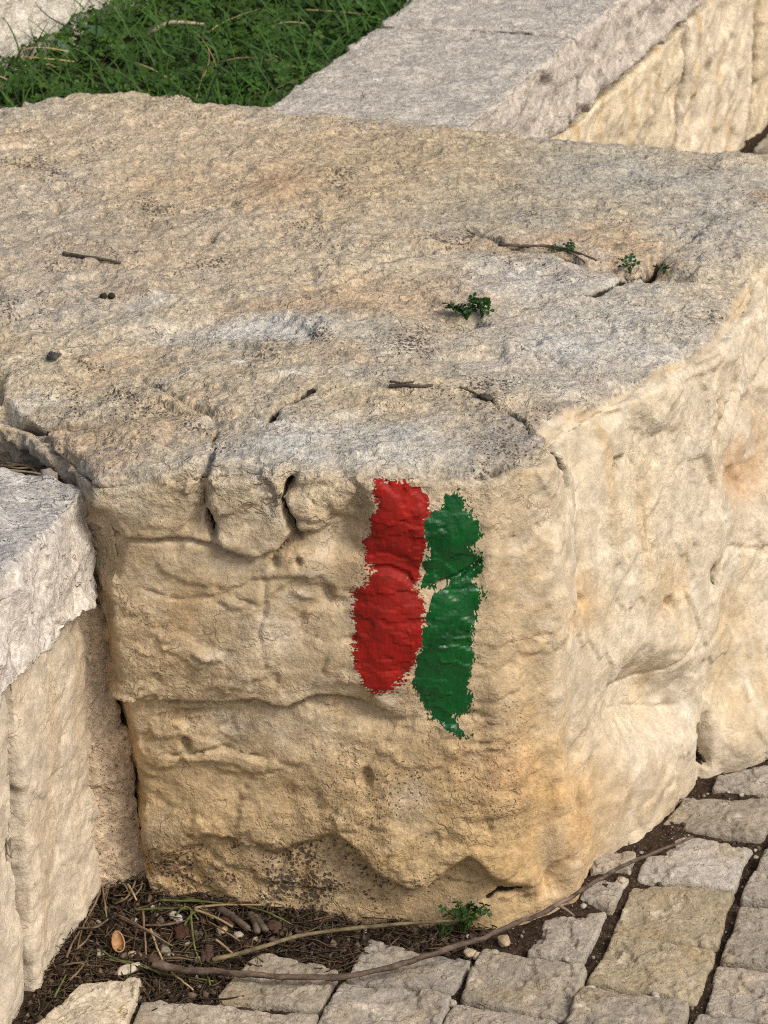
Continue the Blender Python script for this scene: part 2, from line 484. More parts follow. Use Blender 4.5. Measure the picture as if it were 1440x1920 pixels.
# ------------------------------------------------------------------ the painted boulder
def boulder():
    F = [(-.211, 2.490), (-.10, 2.464), (0, 2.446), (.10, 2.440), (.152, 2.468), (.190, 2.54), (.24, 2.605), (.305, 2.71), (.40, 2.785),
         (.52, 2.95), (.58, 3.2), (.5, 3.42), (.1, 3.42), (-.1, 3.44), (-.3, 3.5), (-.5, 3.46), (-.64, 3.2), (-.6, 2.85), (-.42, 2.70), (-.238, 2.61)]
    R = [(-.247, 2.457, .432), (-.10, 2.452, .449), (0, 2.446, .444), (.09, 2.455, .442), (.142, 2.495, .440), (.168, 2.565, .440), (.240, 2.662, .438),
         (.306, 2.752, .434), (.366, 2.90, .428), (.402, 3.09, .425), (.438, 3.29, .42), (.42, 3.365, .42), (.10, 3.36, .452), (-.105, 3.39, .465),
         (-.285, 3.45, .47), (-.45, 3.40, .465), (-.60, 3.2, .46), (-.56, 2.85, .45), (-.425, 2.635, .436), (-.322, 2.588, .428)]
    N = len(F); sub = 6
    def ring(L):
        L = np.array(L, float); out = []
        for k in range(N):
            for j in range(sub):
                out.append(L[k] * (1 - j / sub) + L[(k + 1) % N] * j / sub)
        return np.array(out)
    f2, r3 = ring(F), ring(R); n = len(f2)
    rings = []
    rings.append(np.column_stack([f2, np.full(n, -0.07)]))
    for t in (0.0, 0.15, 0.3, 0.45, 0.6, 0.75, 0.87, 0.95, 1.0):
        w = t ** 1.35
        xy = f2 * (1 - w) + r3[:, :2] * w
        rings.append(np.column_stack([xy, t * (r3[:, 2] - 0.006)]))
    c = np.array([-0.03, 2.95])
    for s, dz in ((0.975, 0.003), (0.94, 0.006), (0.85, 0.010), (0.6, 0.012), (0.3, 0.012), (0.08, 0.012)):
        zz = r3[:, 2] * s + 0.452 * (1 - s) + dz
        rings.append(np.column_stack([c + (r3[:, :2] - c) * s, zz]))
    V = np.concatenate(rings); fs = []
    for a in range(len(rings) - 1):
        for j in range(n):
            j2 = (j + 1) % n
            fs.append((a * n + j, a * n + j2, (a + 1) * n + j2, (a + 1) * n + j))
    top = len(V); V = np.concatenate([V, [[c[0], c[1], 0.466], [c[0], c[1], -0.07]]])
    for j in range(n):
        j2 = (j + 1) % n
        fs.append(((len(rings) - 1) * n + j, (len(rings) - 1) * n + j2, top))
        fs.append((j2, j, top + 1))
    v, f = remesh(V, fs, 0.0025, 9)
    v, f, _ = drop(v, f, (v[:, 2] > -0.03) & ~((v[:, 1] > 3.22) & (v[:, 2] < .33)) & ~((v[:, 0] < -.42) & (v[:, 2] < .33)), [])
    nr = vnormals(v, f)
    bvh = BVHTree.FromPolygons([tuple(q) for q in V], fs)
    def hit(u, w):
        d = ray(u, w); d = d / np.linalg.norm(d)
        r = bvh.ray_cast(Vector((0, 0, CAM_H)), Vector(d))
        return np.array(r[0]) if r[0] is not None else at(u, w, 0.44)
    # where the photo's features fall on the plain block
    wv = np.stack([fbm(v, 16, 3), fbm(v, 16, 3, off=31), fbm(v, 16, 3, off=77)], 1)
    wf = np.stack([fbm(v, 60, 3), fbm(v, 60, 3, off=31), fbm(v, 60, 3, off=77)], 1)
    pw = v + 0.0065 * wv + 0.0030 * wf
    U, Vv = project(pw)
    U0, V0 = project(v)
    eye = np.array([0, 0, CAM_H]) - v; eye /= np.linalg.norm(eye, axis=1)[:, None]
    vis = sstep(-0.02, 0.1, (eye * nr).sum(1))
    T = sstep(0.55, 0.85, nr[:, 2] + 0.10 * wv[:, 0])                    # weathered top skin
    Rt = (1 - T) * sstep(985, 1075, U)                                  # worn right-hand side
    Fr = (1 - T) * (1 - sstep(985, 1075, U))                            # split front
    def ell(cu, cv, ru, rv, rot=0.0, p=2.0):
        a = math.radians(rot); du, dv = U - cu, Vv - cv
        x = (du * math.cos(a) + dv * math.sin(a)) / ru; y = (-du * math.sin(a) + dv * math.cos(a)) / rv
        return np.exp(-np.power(x * x + y * y, p / 2)) * vis
    disp = np.zeros(len(v), np.float32)
    # --- relief of the stone itself
    fa1, fe1 = facets(pw, (12, 12, 17), 3)
    fa2, fe2 = facets(pw, (38, 38, 52), 4)
    bil = np.abs(fbm(pw, (17, 17, 24), 3, 0.55, off=6))
    quiet = 1 - 0.6 * ell(790, 1130, 150, 260, 0, 4)
    zone = 0.25 + 0.95 * sstep(-0.25, 0.35, fbm(v, 6.5, 3, off=401)) + 0.5 * ell(420, 1600, 260, 110) + 0.35 * ell(430, 950, 240, 90)
    def flakes(fr, lv, off, soft=0.03): return sstep(lv, lv + soft, fbm(pw, fr, 4, 0.5, off=off))
    disp += Fr * quiet * (0.008 * fbm(v, 5, 3) + 0.0022 * zone * bil + 0.0024 * zone * fa1 + 0.0010 * zone * fa2 + 0.0013 * zone * fbm(v, 60, 4, 0.66))
    disp += Fr * quiet * (0.0030 * flakes((8, 8, 15), 0.12, 3) - 0.0028 * flakes((9, 9, 17), 0.2, 13) + 0.0020 * zone * flakes((20, 20, 34), 0.15, 23) - 0.0022 * zone * flakes((24, 24, 40), 0.2, 33, 0.05))
    disp += T * (0.005 * fbm(v, 5, 3) + 0.0025 * fbm(v, 16, 3) + 0.0034 * fbm(v, 58, 4, 0.7))
    disp += T * 0.0036 * (stair(2.2 * fbm(pw, (8, 13, 10), 4, off=4), 0.06) - 0.5)
    disp += T * 0.0018 * (stair(3.0 * fbm(pw, (22, 34, 10), 3, off=34), 0.08) - 0.5)
    pits = sstep(0.32, 0.5, fbm(v, 95, 2, off=71)); disp -= T * 0.0028 * pits
    disp += Rt * (0.0055 * fbm(v, (7, 7, 4), 3, off=2) + 0.0022 * fa1 + 0.0016 * np.abs(fbm(pw, (20, 20, 12), 3, 0.55, off=9)) + 0.0008 * zone * fbm(v, 60, 4, 0.6) + 0.0007 * zone * fa2)
    disp += Rt * (0.0034 * flakes((10, 10, 6), 0.2, 8) - 0.0026 * flakes((13, 13, 8), 0.25, 18) + 0.0014 * zone * flakes((34, 34, 18), 0.25, 28))
    rough_r = ell(1400, 700, 90, 420, 0, 4)
    disp += rough_r * Rt * (0.005 * np.abs(fbm(pw, (16, 16, 10), 3, 0.6, off=19)) + 0.004 * fa1)
    # broken rim: chips bitten out of the edge between top and sides
    rim = np.exp(-((nr[:, 2] - 0.55) / 0.28) ** 2)
    disp -= rim * (0.013 * sstep(-0.1, 0.4, fbm(v, 11, 3, off=21)) + 0.006 * flakes((26, 26, 26), 0.0, 51, 0.06))
    fa, fe = facets(pw, (26, 26, 34), 1)
    disp += rim * 0.006 * fa
    disp += (1 - T) * (1 - sstep(110, 170, U)) * (0.007 * fa1 + 0.003 * fa2 + 0.005 * fbm(v, 30, 3))
    # --- front: knobs, layers, overhang
    def area(poly, soft):
        return sstep(-soft, soft, poly_sdf(U, Vv, poly)) * vis
    k1 = area([(165, 905), (230, 880), (385, 845), (388, 900), (365, 985), (300, 1012), (215, 1010), (180, 950)], 5)
    k2 = area([(398, 835), (470, 868), (545, 872), (540, 900), (528, 935), (545, 985), (525, 1020), (470, 1035), (415, 1015), (385, 960), (380, 900)], 4)
    k3 = area([(548, 885), (650, 888), (660, 920), (630, 965), (590, 990), (550, 985), (530, 935)], 8)
    disp += 0.003 * k1 + (0.008 + 0.004 * fa1) * k2 + (0.007 + 0.004 * fa1) * k3
    disp -= 0.010 * area([(165, 950), (205, 960), (240, 1020), (215, 1085), (195, 1080), (175, 1020)], 10)
    disp -= 0.007 * area([(372, 868), (398, 852), (396, 920), (372, 990), (352, 1000), (362, 930)], 6)
    disp -= 0.008 * area([(392, 845), (402, 845), (388, 910), (395, 960), (412, 1012), (396, 1012), (376, 945), (376, 900)], 3)
    disp -= 0.007 * area([(548, 890), (556, 890), (536, 935), (556, 975), (566, 1010), (552, 1012), (546, 985), (526, 938)], 3)
    disp -= 0.010 * sstep(880, 930, Vv) * (1 - sstep(1020, 1050, Vv)) * Fr * sstep(560, 640, U) * (1 - sstep(660, 700, U)) * vis
    ledge_y = np.interp(U0, [215, 330, 400, 480, 540, 600, 640, 700, 760], [1300, 1316, 1312, 1308, 1326, 1304, 1306, 1326, 1345])
    dv = ledge_y - (V0 + 5 * wv[:, 0] * 2)
    fade = sstep(190, 250, U0) * (1 - sstep(690, 770, U0)) * vis * Fr
    disp += fade * 0.0055 * np.where(dv > 0, np.exp(-dv / 130) * sstep(0, 9, dv), 0)
    disp -= fade * 0.003 * np.where(dv <= 0, np.exp(dv / 25), 0)
    xs = np.arange(240, 1040, 4.0)
    ys = np.interp(xs, [240, 330, 390, 450, 520, 575, 625, 665, 710, 770, 825, 890, 925, 985, 1040], [1650, 1612, 1574, 1586, 1608, 1584, 1562, 1580, 1636, 1672, 1642, 1600, 1656, 1668, 1690])
    ys = np.convolve(np.pad(ys, 7, mode='edge'), np.hanning(15) / np.hanning(15).sum(), 'valid')
    over_y = np.interp(U0, xs, ys)
    dv = over_y - (V0 + 13 * wv[:, 1] + 7 * wf[:, 0])
    fade = sstep(255, 330, U0) * (1 - sstep(985, 1015, U0)) * vis * Fr
    amp = np.interp(U0, [265, 400, 600, 700, 780, 900, 1000], [0.002, 0.012, 0.013, 0.020, 0.028, 0.016, 0.007])
    disp += fade * amp * np.where(dv > 0, np.exp(-dv / 95) * sstep(0, 26, dv), 0)
    disp -= fade * 0.0035 * np.where(dv <= 0, np.exp(dv / 45), 0)
    disp += 0.012 * ell(735, 1555, 60, 55) + 0.006 * ell(640, 1480, 120, 60)
    disp += 0.010 * ell(870, 1480, 90, 110) - 0.006 * ell(560, 1490, 90, 30, 10)
    # painted zone: bosses under the brush marks
    disp += 0.009 * ell(745, 1170, 70, 100) + 0.008 * ell(840, 1180, 60, 75) + 0.007 * ell(850, 1000, 55, 60) - 0.004 * ell(740, 1050, 55, 18, 15)
    disp += 0.006 * ell(735, 950, 60, 60) - 0.006 * ell(640, 1080, 50, 120)
    disp -= 0.010 * ell(690, 1340, 60, 26, 25)
    disp += 0.007 * ell(420, 1130, 160, 70) + 0.008 * ell(470, 1240, 190, 55) - 0.005 * ell(560, 1180, 40, 80)
    # corner and right side
    disp += 0.012 * ell(960, 1390, 45, 190) + 0.010 * ell(1030, 1150, 40, 260)
    disp -= 0.016 * ell(1075, 1480, 16, 150) + 0.018 * ell(1030, 1650, 14, 45)
    disp += 0.018 * ell(1055, 1580, 30, 120)
    disp -= 0.034 * ell(1212, 1312, 74, 70, -15, 3)
    disp += 0.008 * ell(1130, 1250, 80, 90) + 0.008 * ell(1220, 1440, 110, 60, -30)
    disp += 0.010 * ell(1290, 1180, 34, 190, 12) - 0.012 * ell(1385, 1180, 40, 260, 8) + 0.02 * ell(1400, 1390, 60, 70)
    disp -= 0.020 * ell(1320, 1400, 10, 60, 5)
    disp += 0.010 * ell(1235, 750, 48, 54, 0, 6)
    disp -= 0.010 * ell(1390, 880, 34, 50, 20)
    # split-off corner block, step down behind it
    disp -= 0.008 * area([(940, 750), (1000, 785), (1050, 850), (1085, 900), (1130, 830), (1160, 775), (1060, 765), (985, 745)], 10)
    disp -= 0.0 * area([(1000, 790), (1060, 768), (1130, 762), (1190, 715), (1280, 675), (1350, 625), (1395, 530), (1460, 470), (1500, 900), (1050, 960), (1040, 850)], 9) * T
    disp -= 0.012 * area([(1225, 470), (1262, 500), (1330, 520), (1260, 528), (1205, 512)], 7)
    disp += 0.006 * area([(1250, 465), (1330, 410), (1440, 395), (1460, 500), (1330, 512), (1270, 495)], 8)
    # pocket with the clover, left crevice, scar
    disp -= 0.022 * ell(875, 596, 36, 12, 0, 4) + 0.014 * ell(850, 590, 16, 9, 0, 4)
    disp -= 0.018 * area([(0, 745), (25, 760), (50, 785), (70, 792), (40, 797), (10, 785), (-20, 770)], 5)
    disp -= 0.020 * area([(-30, 690), (8, 692), (2, 740), (-30, 745)], 5)
    disp -= 0.004 * area([(250, 610), (400, 585), (440, 600), (600, 605), (590, 625), (420, 625), (300, 640)], 8)
    disp += 0.003 * area([(20, 800), (150, 790), (300, 780), (380, 830), (250, 870), (160, 900), (60, 850)], 20)
    for (cu, cv, r, d) in ((517, 1048, 9, .010), (545, 975, 7, .012), (616, 1115, 12, .007), (352, 1395, 9, .012), (690, 1452, 12, .008), (560, 1053, 6, .006), (1075, 1130, 10, .006),
                           (1168, 862, 5, .012), (1162, 880, 4, .010), (1255, 1130, 9, .008), (1340, 1070, 5, .008), (205, 560, 5, .004), (103, 382, 7, .006), (1390, 905, 18, .008)):
        disp -= d * ell(cu, cv, r, r * 1.4, 0, 4)
    # --- cracks
    CR = [
     ([(1092, 905), (1075, 980), (1082, 1060), (1070, 1120)], .0022, .004),
     ([(1205, 790), (1190, 850), (1200, 930), (1212, 1000), (1208, 1090)], .0020, .003),
     ([(1352, 640), (1335, 720), (1350, 800), (1340, 900), (1362, 980)], .0020, .0035),
     ([(1255, 1120), (1262, 1140), (1252, 1150)], .0022, .005),
     ([(1300, 1010), (1280, 1100), (1300, 1180), (1262, 1260), (1180, 1300)], .0024, .004),
     ([(1420, 560), (1405, 640), (1425, 720)], .002, .003),
     ([(250, 1100), (340, 1120), (430, 1108), (500, 1130)], .0020, .0025),
     ([(495, 1060), (498, 1120), (490, 1180), (505, 1250)], .0020, .0022),
     ([(300, 1420), (420, 1400), (520, 1425)], .0022, .004),
     ([(560, 1180), (620, 1200), (680, 1190)], .002, .003),
     ([(868, 420), (905, 432), (945, 452), (990, 462), (1060, 474), (1115, 490), (1165, 500), (1205, 505)], .0052, .016),
     ([(1245, 468), (1215, 500), (1170, 515), (1120, 540), (1080, 552)], .0048, .012),
     ([(1330, 418), (1280, 450), (1240, 472)], .0048, .0085),
     ([(860, 728), (905, 740), (945, 755), (985, 785), (1010, 808)], .0062, .020),
     ([(1000, 792), (1022, 815), (1045, 850), (1058, 890), (1065, 940)], .0052, .016),
     ([(505, 785), (512, 765), (540, 745), (575, 725), (590, 715)], .0042, .012),
     ([(280, 740), (350, 765), (420, 768), (500, 770)], .0035, .007),
     ([(392, 830), (400, 800), (392, 835), (378, 890), (382, 955), (402, 1012)], .0027, .016),
     ([(545, 892), (528, 935), (552, 980), (562, 1010)], .0024, .012),
     ([(215, 1012), (290, 1018), (360, 1016), (440, 1034), (505, 1034), (548, 1012), (580, 995)], .0030, .0075),
     ([(218, 1292), (330, 1316), (400, 1313), (480, 1309), (535, 1327), (600, 1305), (640, 1307), (700, 1326)], .0028, .007),
     ([(912, 1046), (885, 1066), (855, 1082), (820, 1092), (796, 1106)], .0035, .004),
     ([(690, 1062), (730, 1064), (765, 1078), (782, 1095)], .004, .003),
     ([(930, 900), (935, 885), (950, 868)], .0025, .008),
     ([(1168, 852), (1166, 868), (1160, 884)], .003, .016),
     ([(1335, 1060), (1336, 1080), (1341, 1096)], .0028, .014),
     ([(1318, 1365), (1322, 1400), (1330, 1440)], .004, .018),
     ([(1110, 1410), (1090, 1480), (1085, 1560)], .0035, .006),
     ([(1150, 1340), (1240, 1338), (1330, 1320)], .0022, .003),
     ([(0, 605), (60, 575), (120, 545), (180, 535)], .0045, .0085),
     ([(560, 545), (640, 515), (720, 480), (860, 460)], .005, .005),
     ([(250, 690), (330, 740), (400, 765)], .003, .005),
     ([(372, 455), (385, 447), (404, 430)], .005, .008),
     ([(770, 730), (700, 712), (640, 718)], .003, .006),
     ([(895, 510), (940, 500), (1010, 500)], .004, .006),
     ([(640, 640), (720, 655), (800, 648)], .003, .005),
     ([(185, 1290), (300, 1345), (420, 1330)], .003, .004),
     ([(1290, 560), (1250, 575), (1310, 590)], .003, .005),
     ([(905, 1690), (940, 1668), (985, 1662)], .003, .010),
     ([(20, 790), (60, 800), (130, 795), (250, 775)], .004, .010),
    ]
    soil_shade = np.zeros(len(v), np.float32)
    for ci, (pl, w, d) in enumerate(CR):
        P3 = [hit(*q) for q in pl]
        P3 = np.array(P3)
        m = ((v > P3.min(0) - 0.04) & (v < P3.max(0) + 0.04)).all(1) & (vis > 0.1)
        if not m.any(): continue
        dist, par = seg_dist((v + 0.55 * (pw - v))[m], P3)
        wob = 0.55 + 0.9 * np.clip(fbm(v[m], 35, 2, off=40) + 0.35, 0, 1)
        ends = sstep(0, 0.12, par) * (1 - sstep(0.9, 1.0, par)) * 0.7 + 0.3
        ww_ = w * wob * (0.45 + 0.55 * ends)
        disp[m] -= 1.15 * d * ends * np.exp(-(dist / ww_) ** 4)
        disp[m] -= 0.12 * d * ends * np.exp(-(dist / (3.5 * ww_)) ** 2)
        if d >= .009: soil_shade[m] = np.maximum(soil_shade[m], np.clip(1.75 - dist / (ww_ * 0.9), 0, 1) * sstep(0.2, 0.5, ends + 0.25 * fbm(v[m], 30, 2, off=45)))  # earth colour spread up the crack walls to paint in their shade
    v2 = v + nr * disp[:, None]
    v2[:, 2] = np.where(v2[:, 2] < -0.03, -0.03, v2[:, 2])
    # ------------------ stone colours, stains and lichen
    fl, fm, fs_ = fbm(v, 6, 4, 0.55, off=5), fbm(v, 20, 4, 0.6, off=15), fbm(v, 70, 3, 0.6, off=25)
    cr, gy, oc = np.array([0.50, 0.395, 0.245]), np.array([0.335, 0.315, 0.27]), np.array([0.46, 0.315, 0.165])
    top_a, top_b, top_c, top_d = np.array([0.465, 0.395, 0.28]), np.array([0.385, 0.36, 0.30]), np.array([0.44, 0.32, 0.20]), np.array([0.57, 0.545, 0.48])
    def lerp(a, b, w): return a + (b - a) * np.clip(w, 0, 1)[:, None]
    base = np.tile(cr, (len(v), 1))
    base = lerp(base, np.array([0.56, 0.475, 0.335]), sstep(-0.1, 0.5, fl) * 0.8)
    base = lerp(base, np.array([0.46, 0.325, 0.175]), sstep(0.0, 0.45, fm) * 0.65)
    base = lerp(base, np.array([0.62, 0.55, 0.43]), sstep(0.05, 0.45, fbm(v, 28, 4, 0.62, off=230)) * 0.5)
    base = lerp(base, np.array([0.36, 0.26, 0.15]), sstep(0.25, 0.55, fbm(v, 36, 4, 0.62, off=240)) * 0.5)
    base = lerp(base, gy * 1.1, sstep(0.1, 0.6, fbm(v, 11, 4, off=60)) * 0.45)
    base = base * np.array([0.96, 0.95, 0.96])
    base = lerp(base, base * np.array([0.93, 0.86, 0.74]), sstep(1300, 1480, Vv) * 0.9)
    side = lerp(base, np.array([0.60, 0.53, 0.41]), Rt * 0.75)
    speck = 0.10 + 0.30 * sstep(0, 0.5, fl) ; 
    tp = np.tile(top_a, (len(v), 1))
    tp = lerp(tp, top_b, sstep(-0.1, 0.3, fbm(v, (7, 9, 8), 4, 0.6, off=90)) * 0.75)
    tp = lerp(tp, top_c, sstep(0.0, 0.4, fbm(v, (5, 9, 8), 4, 0.6, off=120)) * 0.8)
    tp = lerp(tp, top_d, sstep(0.15, 0.5, fbm(v, (14, 20, 14), 4, 0.65, off=140)) * 0.7)
    tp = lerp(tp, np.array([0.17, 0.155, 0.13]), sstep(0.12, 0.5, fbm(v, (40, 60, 30), 4, 0.75, off=160)) * 0.75)
    for (cu, cv, ru, rv, c, w) in (
        (330, 300, 420, 130, (0.40, 0.305, 0.19), .75), (760, 330, 300, 90, (0.37, 0.285, 0.18), .65), (260, 470, 330, 70, (0.355, 0.275, 0.19), .55), (1080, 300, 160, 40, (0.27, 0.255, 0.21), .7), (700, 650, 260, 60, (0.36, 0.31, 0.225), .45),
        (620, 830, 330, 55, (0.37, 0.36, 0.325), .75), (960, 820, 70, 60, (0.25, 0.22, 0.185), .8), (1120, 640, 260, 110, (0.40, 0.385, 0.34), .8),
        (1000, 520, 160, 40, (0.42, 0.41, 0.375), .6), (520, 340, 60, 36, (0.35, 0.235, 0.145), .8), (780, 300, 220, 55, (0.36, 0.285, 0.18), .6),
        (950, 380, 190, 50, (0.31, 0.275, 0.20), .7), (1220, 330, 200, 45, (0.335, 0.315, 0.265), .8), (250, 260, 260, 60, (0.42, 0.35, 0.25), .6),
        (100, 350, 130, 40, (0.40, 0.36, 0.29), .5), (480, 610, 130, 20, (0.49, 0.475, 0.43), .8), (330, 620, 90, 22, (0.45, 0.42, 0.36), .6),
        (120, 560, 160, 60, (0.33, 0.295, 0.245), .6), (700, 520, 160, 26, (0.43, 0.33, 0.21), .6), (230, 700, 180, 60, (0.385, 0.31, 0.20), .5),
        (760, 740, 220, 40, (0.36, 0.29, 0.19), .6), (300, 800, 160, 40, (0.35, 0.27, 0.165), .5), (1340, 450, 90, 50, (0.36, 0.33, 0.28), .6)):
        tp = lerp(tp, np.array(c) * np.array([1.15, 1.15, 1.15]), ell(cu, cv, ru, rv, 0, 3) * w * (0.95 + 0.6 * fm))
    for (cu, cv, ru, rv, c, w) in (
        (985, 1480, 150, 230, (0.50, 0.345, 0.165), .75), (1060, 1560, 90, 150, (0.50, 0.31, 0.13), .8), (930, 1430, 70, 60, (0.44, 0.27, 0.14), .6), (1090, 1130, 55, 60, (0.50, 0.33, 0.15), .8), (1250, 1100, 26, 60, (0.50, 0.33, 0.15), .7),
        (1210, 1000, 20, 130, (0.51, 0.35, 0.16), .7), (1400, 885, 42, 60, (0.46, 0.24, 0.10), .9), (1420, 820, 40, 90, (0.50, 0.34, 0.17), .6), (330, 900, 60, 50, (0.53, 0.38, 0.19), .7),
        (1380, 1200, 50, 200, (0.48, 0.35, 0.18), .7), (960, 870, 60, 26, (0.47, 0.30, 0.17), .7), (1130, 700, 80, 60, (0.58, 0.49, 0.34), .7), (1150, 900, 120, 120, (0.58, 0.49, 0.345), .7),
        (1170, 1080, 60, 120, (0.57, 0.50, 0.37), .6), (520, 1190, 60, 45, (0.62, 0.56, 0.45), .5), (300, 1240, 90, 60, (0.47, 0.37, 0.23), .5), (420, 1480, 180, 90, (0.49, 0.38, 0.22), .5),
        (450, 950, 70, 70, (0.42, 0.345, 0.235), .7), (820, 1560, 110, 60, (0.46, 0.335, 0.175), .6), (230, 1040, 50, 60, (0.37, 0.29, 0.18), .6), (100, 850, 90, 50, (0.37, 0.34, 0.28), .8), (1190, 1490, 90, 70, (0.45, 0.33, 0.19), .6)):
        side = lerp(side, np.array(c), ell(cu, cv, ru, rv, 0, 3) * w * (0.7 + 0.7 * fm))
    streak = sstep(0.12, 0.5, fbm(v, (34, 34, 5), 4, 0.6, off=250)) * Rt
    side = lerp(side, np.array([0.50, 0.36, 0.19]), streak * 0.55)
    side = lerp(side, np.array([0.64, 0.59, 0.49]), sstep(0.1, 0.5, fbm(v, (22, 22, 8), 4, 0.6, off=260)) * Rt * 0.6)
    whites = sstep(0.42, 0.62, fbm(v, (30, 30, 30), 4, 0.6, off=200)) * sstep(0.0, 0.3, fbm(v, 7, 2, off=210))
    side = lerp(side, np.array([0.66, 0.62, 0.54]), whites * 0.7)
    Tw = sstep(0.12, 0.98, nr[:, 2] + 0.10 * wv[:, 0])
    Tc = sstep(0.30, 0.86, Tw + 0.30 * fm + 0.22 * fs_ + 0.12 * fl)
    Tc = np.maximum(Tc, 0.6 * sstep(0.375, 0.45, v[:, 2] + 0.035 * fm + 0.02 * fs_) * (1 - sstep(930, 1040, U)))
    scar = area([(1000, 790), (1060, 765), (1130, 760), (1190, 715), (1280, 675), (1350, 625), (1395, 530), (1460, 470), (1500, 900), (1050, 960), (1040, 850)], 6)
    Tc = Tc * (1 - scar)
    col = side * (1 - Tc[:, None]) + tp * Tc[:, None]
    col *= (1 + 0.16 * fs_ + 0.10 * fm + 0.10 * fbm(v, 150, 2, off=26) * (0.4 + 0.8 * Tc))[:, None]
    low = 1.25 * ell(500, 1645, 330, 75, 6, 3) + ell(760, 1560, 240, 130, 0, 3) * 0.55
    speck = speck * 0.6 * (1 - Tc) + Tc * (0.42 + 0.45 * sstep(-0.1, 0.5, fbm(v, 9, 3, off=300)))
    speck *= 0.25 + 1.05 * sstep(-0.35, 0.45, fbm(v, 20, 3, 0.6, off=310))
    speck += 0.78 * low * (0.4 + 0.75 * sstep(-0.3, 0.3, fbm(v, 30, 3, off=320))) + 0.35 * ell(960, 1330, 60, 180) + 0.55 * ell(940, 820, 80, 50) + 0.3 * ell(1190, 1490, 70, 80) + 0.2 * ell(500, 1450, 300, 100) + 0.3 * ell(800, 1440, 200, 70)
    grain = np.clip((0.5 * Fr + 0.30 * Rt) * (0.35 + 0.65 * zone) + 1.0 * Tc + 0.3 * low, 0, 1)
    hair = np.clip(0.65 * Fr + 0.5 * Tc + 0.35 * Rt, 0, 1)
    org = np.array([0, 2.9, 0], np.float32)
    root = empty('painted_boulder', tuple(org))
    tag(root, 'large cream limestone boulder with weathered flat top, red and green paint on its front', 'boulder')
    me = mesh_np('stone_body', v2 - org, f, {'col': np.clip(col, 0.02, 0.85), 'speck': np.clip(speck, 0, 1.2), 'grain': grain, 'hair': hair, 'soil': soil_shade})  # 'soil' carries crack earth and the painted crack shade
    link('stone_body', me, M_STONE, root, tuple(org))
    # ------------------ paint: a thin real film following the stone, cut at its ragged brushed edges
    RED = [(706, 902), (740, 899), (788, 912), (804, 932), (795, 970), (793, 1000), (800, 1018), (788, 1040), (786, 1075), (775, 1092), (790, 1120), (794, 1160), (784, 1205), (768, 1240),
           (752, 1262), (735, 1292), (700, 1296), (684, 1275), (676, 1245), (660, 1215), (672, 1190), (664, 1150), (672, 1105), (700, 1070), (688, 1050), (683, 1020), (702, 1000), (698, 965), (704, 935)]
    GRN = [(838, 930), (858, 922), (870, 930), (872, 952), (890, 975), (900, 1000), (884, 1020), (900, 1035), (908, 1062), (890, 1085), (900, 1110), (896, 1140), (884, 1180), (886, 1230), (880, 1280),
           (882, 1335), (850, 1338), (870, 1372), (842, 1366), (808, 1340), (786, 1308), (774, 1276), (784, 1235), (792, 1190), (800, 1140), (812, 1112), (832, 1098), (812, 1100),
           (788, 1094), (800, 1072), (790, 1040), (806, 1030), (792, 985), (796, 965), (824, 955)]
    relief = (fbm(v, 60, 3, off=25))
    def film(poly, mat, label, horiz, seed):
        sd0 = poly_sdf(U0, V0, poly)
        fsel = f[(sd0[f].max(1) > -26) & (vis[f].min(1) > 0.02)]
        k = 5
        s = np.linspace(0, 1, k + 1)
        A, B = np.meshgrid(s, s); A, B = A.ravel(), B.ravel()
        W = np.stack([(1 - A) * (1 - B), A * (1 - B), A * B, (1 - A) * B], 0)          # 4 x m
        nr2 = vnormals(v2, f)
        def up(q): return np.einsum('nkc,km->nmc', q[fsel], W).reshape(-1, q.shape[1])
        X = up(v2); Nn = up(nr2); S = up(np.stack([U0, V0, relief], 1).astype(np.float32))
        key = np.round(X * 2e5).astype(np.int64)
        _, first, inv = np.unique(key, axis=0, return_index=True, return_inverse=True); inv = inv.ravel()
        X, Nn, S = X[first], Nn[first], S[first]
        i = np.arange((k + 1) ** 2).reshape(k + 1, k + 1)
        q = np.stack([i[:-1, :-1], i[:-1, 1:], i[1:, 1:], i[1:, :-1]], -1).reshape(-1, 4)
        allf = inv[(np.arange(len(fsel))[:, None, None] * (k + 1) ** 2 + q[None]).reshape(-1, 4)]
        uu, ww = S[:, 0], S[:, 1]
        z0 = np.full(len(uu), seed, np.float32)
        sd = poly_sdf(uu, ww, poly)
        scal = fbm(np.stack([uu / 34, ww / 22, z0 + 2], 1), 1, 3, 0.6)
        if horiz: br = fbm(np.stack([uu / 30, ww / 5, z0], 1), 1, 2, 0.6)
        else: br = fbm(np.stack([uu / 5, ww / 30, z0], 1), 1, 2, 0.6)
        big = fbm(np.stack([uu / 20, ww / 15, z0 + 9], 1), 1, 2)
        fine = fbm(np.stack([uu / (5.5 if horiz else 3.0), ww / (3.0 if horiz else 6.0), z0 + 5], 1), 1, 2, 0.7)
        m = sd + 11 * scal + 3.5 * br + 1.5
        dry = 2.5 + 20 * sstep(-0.25, 0.5, fbm(np.stack([uu / 60, ww / 45, z0 + 19], 1), 1, 2)) + (5 * sstep(850, 890, uu) if not horiz else 4 * (1 - sstep(690, 720, uu)))
        m = m + dry * (1.5 * fine + 0.5 * br + 0.5 * S[:, 2]) * np.exp(-np.clip(m, 0, None) / dry)
        m -= 15 * sstep(0.26, 0.42, 0.55 * fine + 0.6 * big) * np.exp(-np.clip(sd, 0, None) / 26)
        if not horiz:
            cd, _ = seg_dist(np.stack([uu, ww], 1), [(912, 1046), (885, 1068), (855, 1084), (820, 1093), (794, 1106)])
            m -= 16 * np.exp(-(cd / 6) ** 2) * (0.55 + 1.1 * fine + 0.6 * big)
        keep = (m[allf].mean(1) > 0)
        allf = allf[keep]
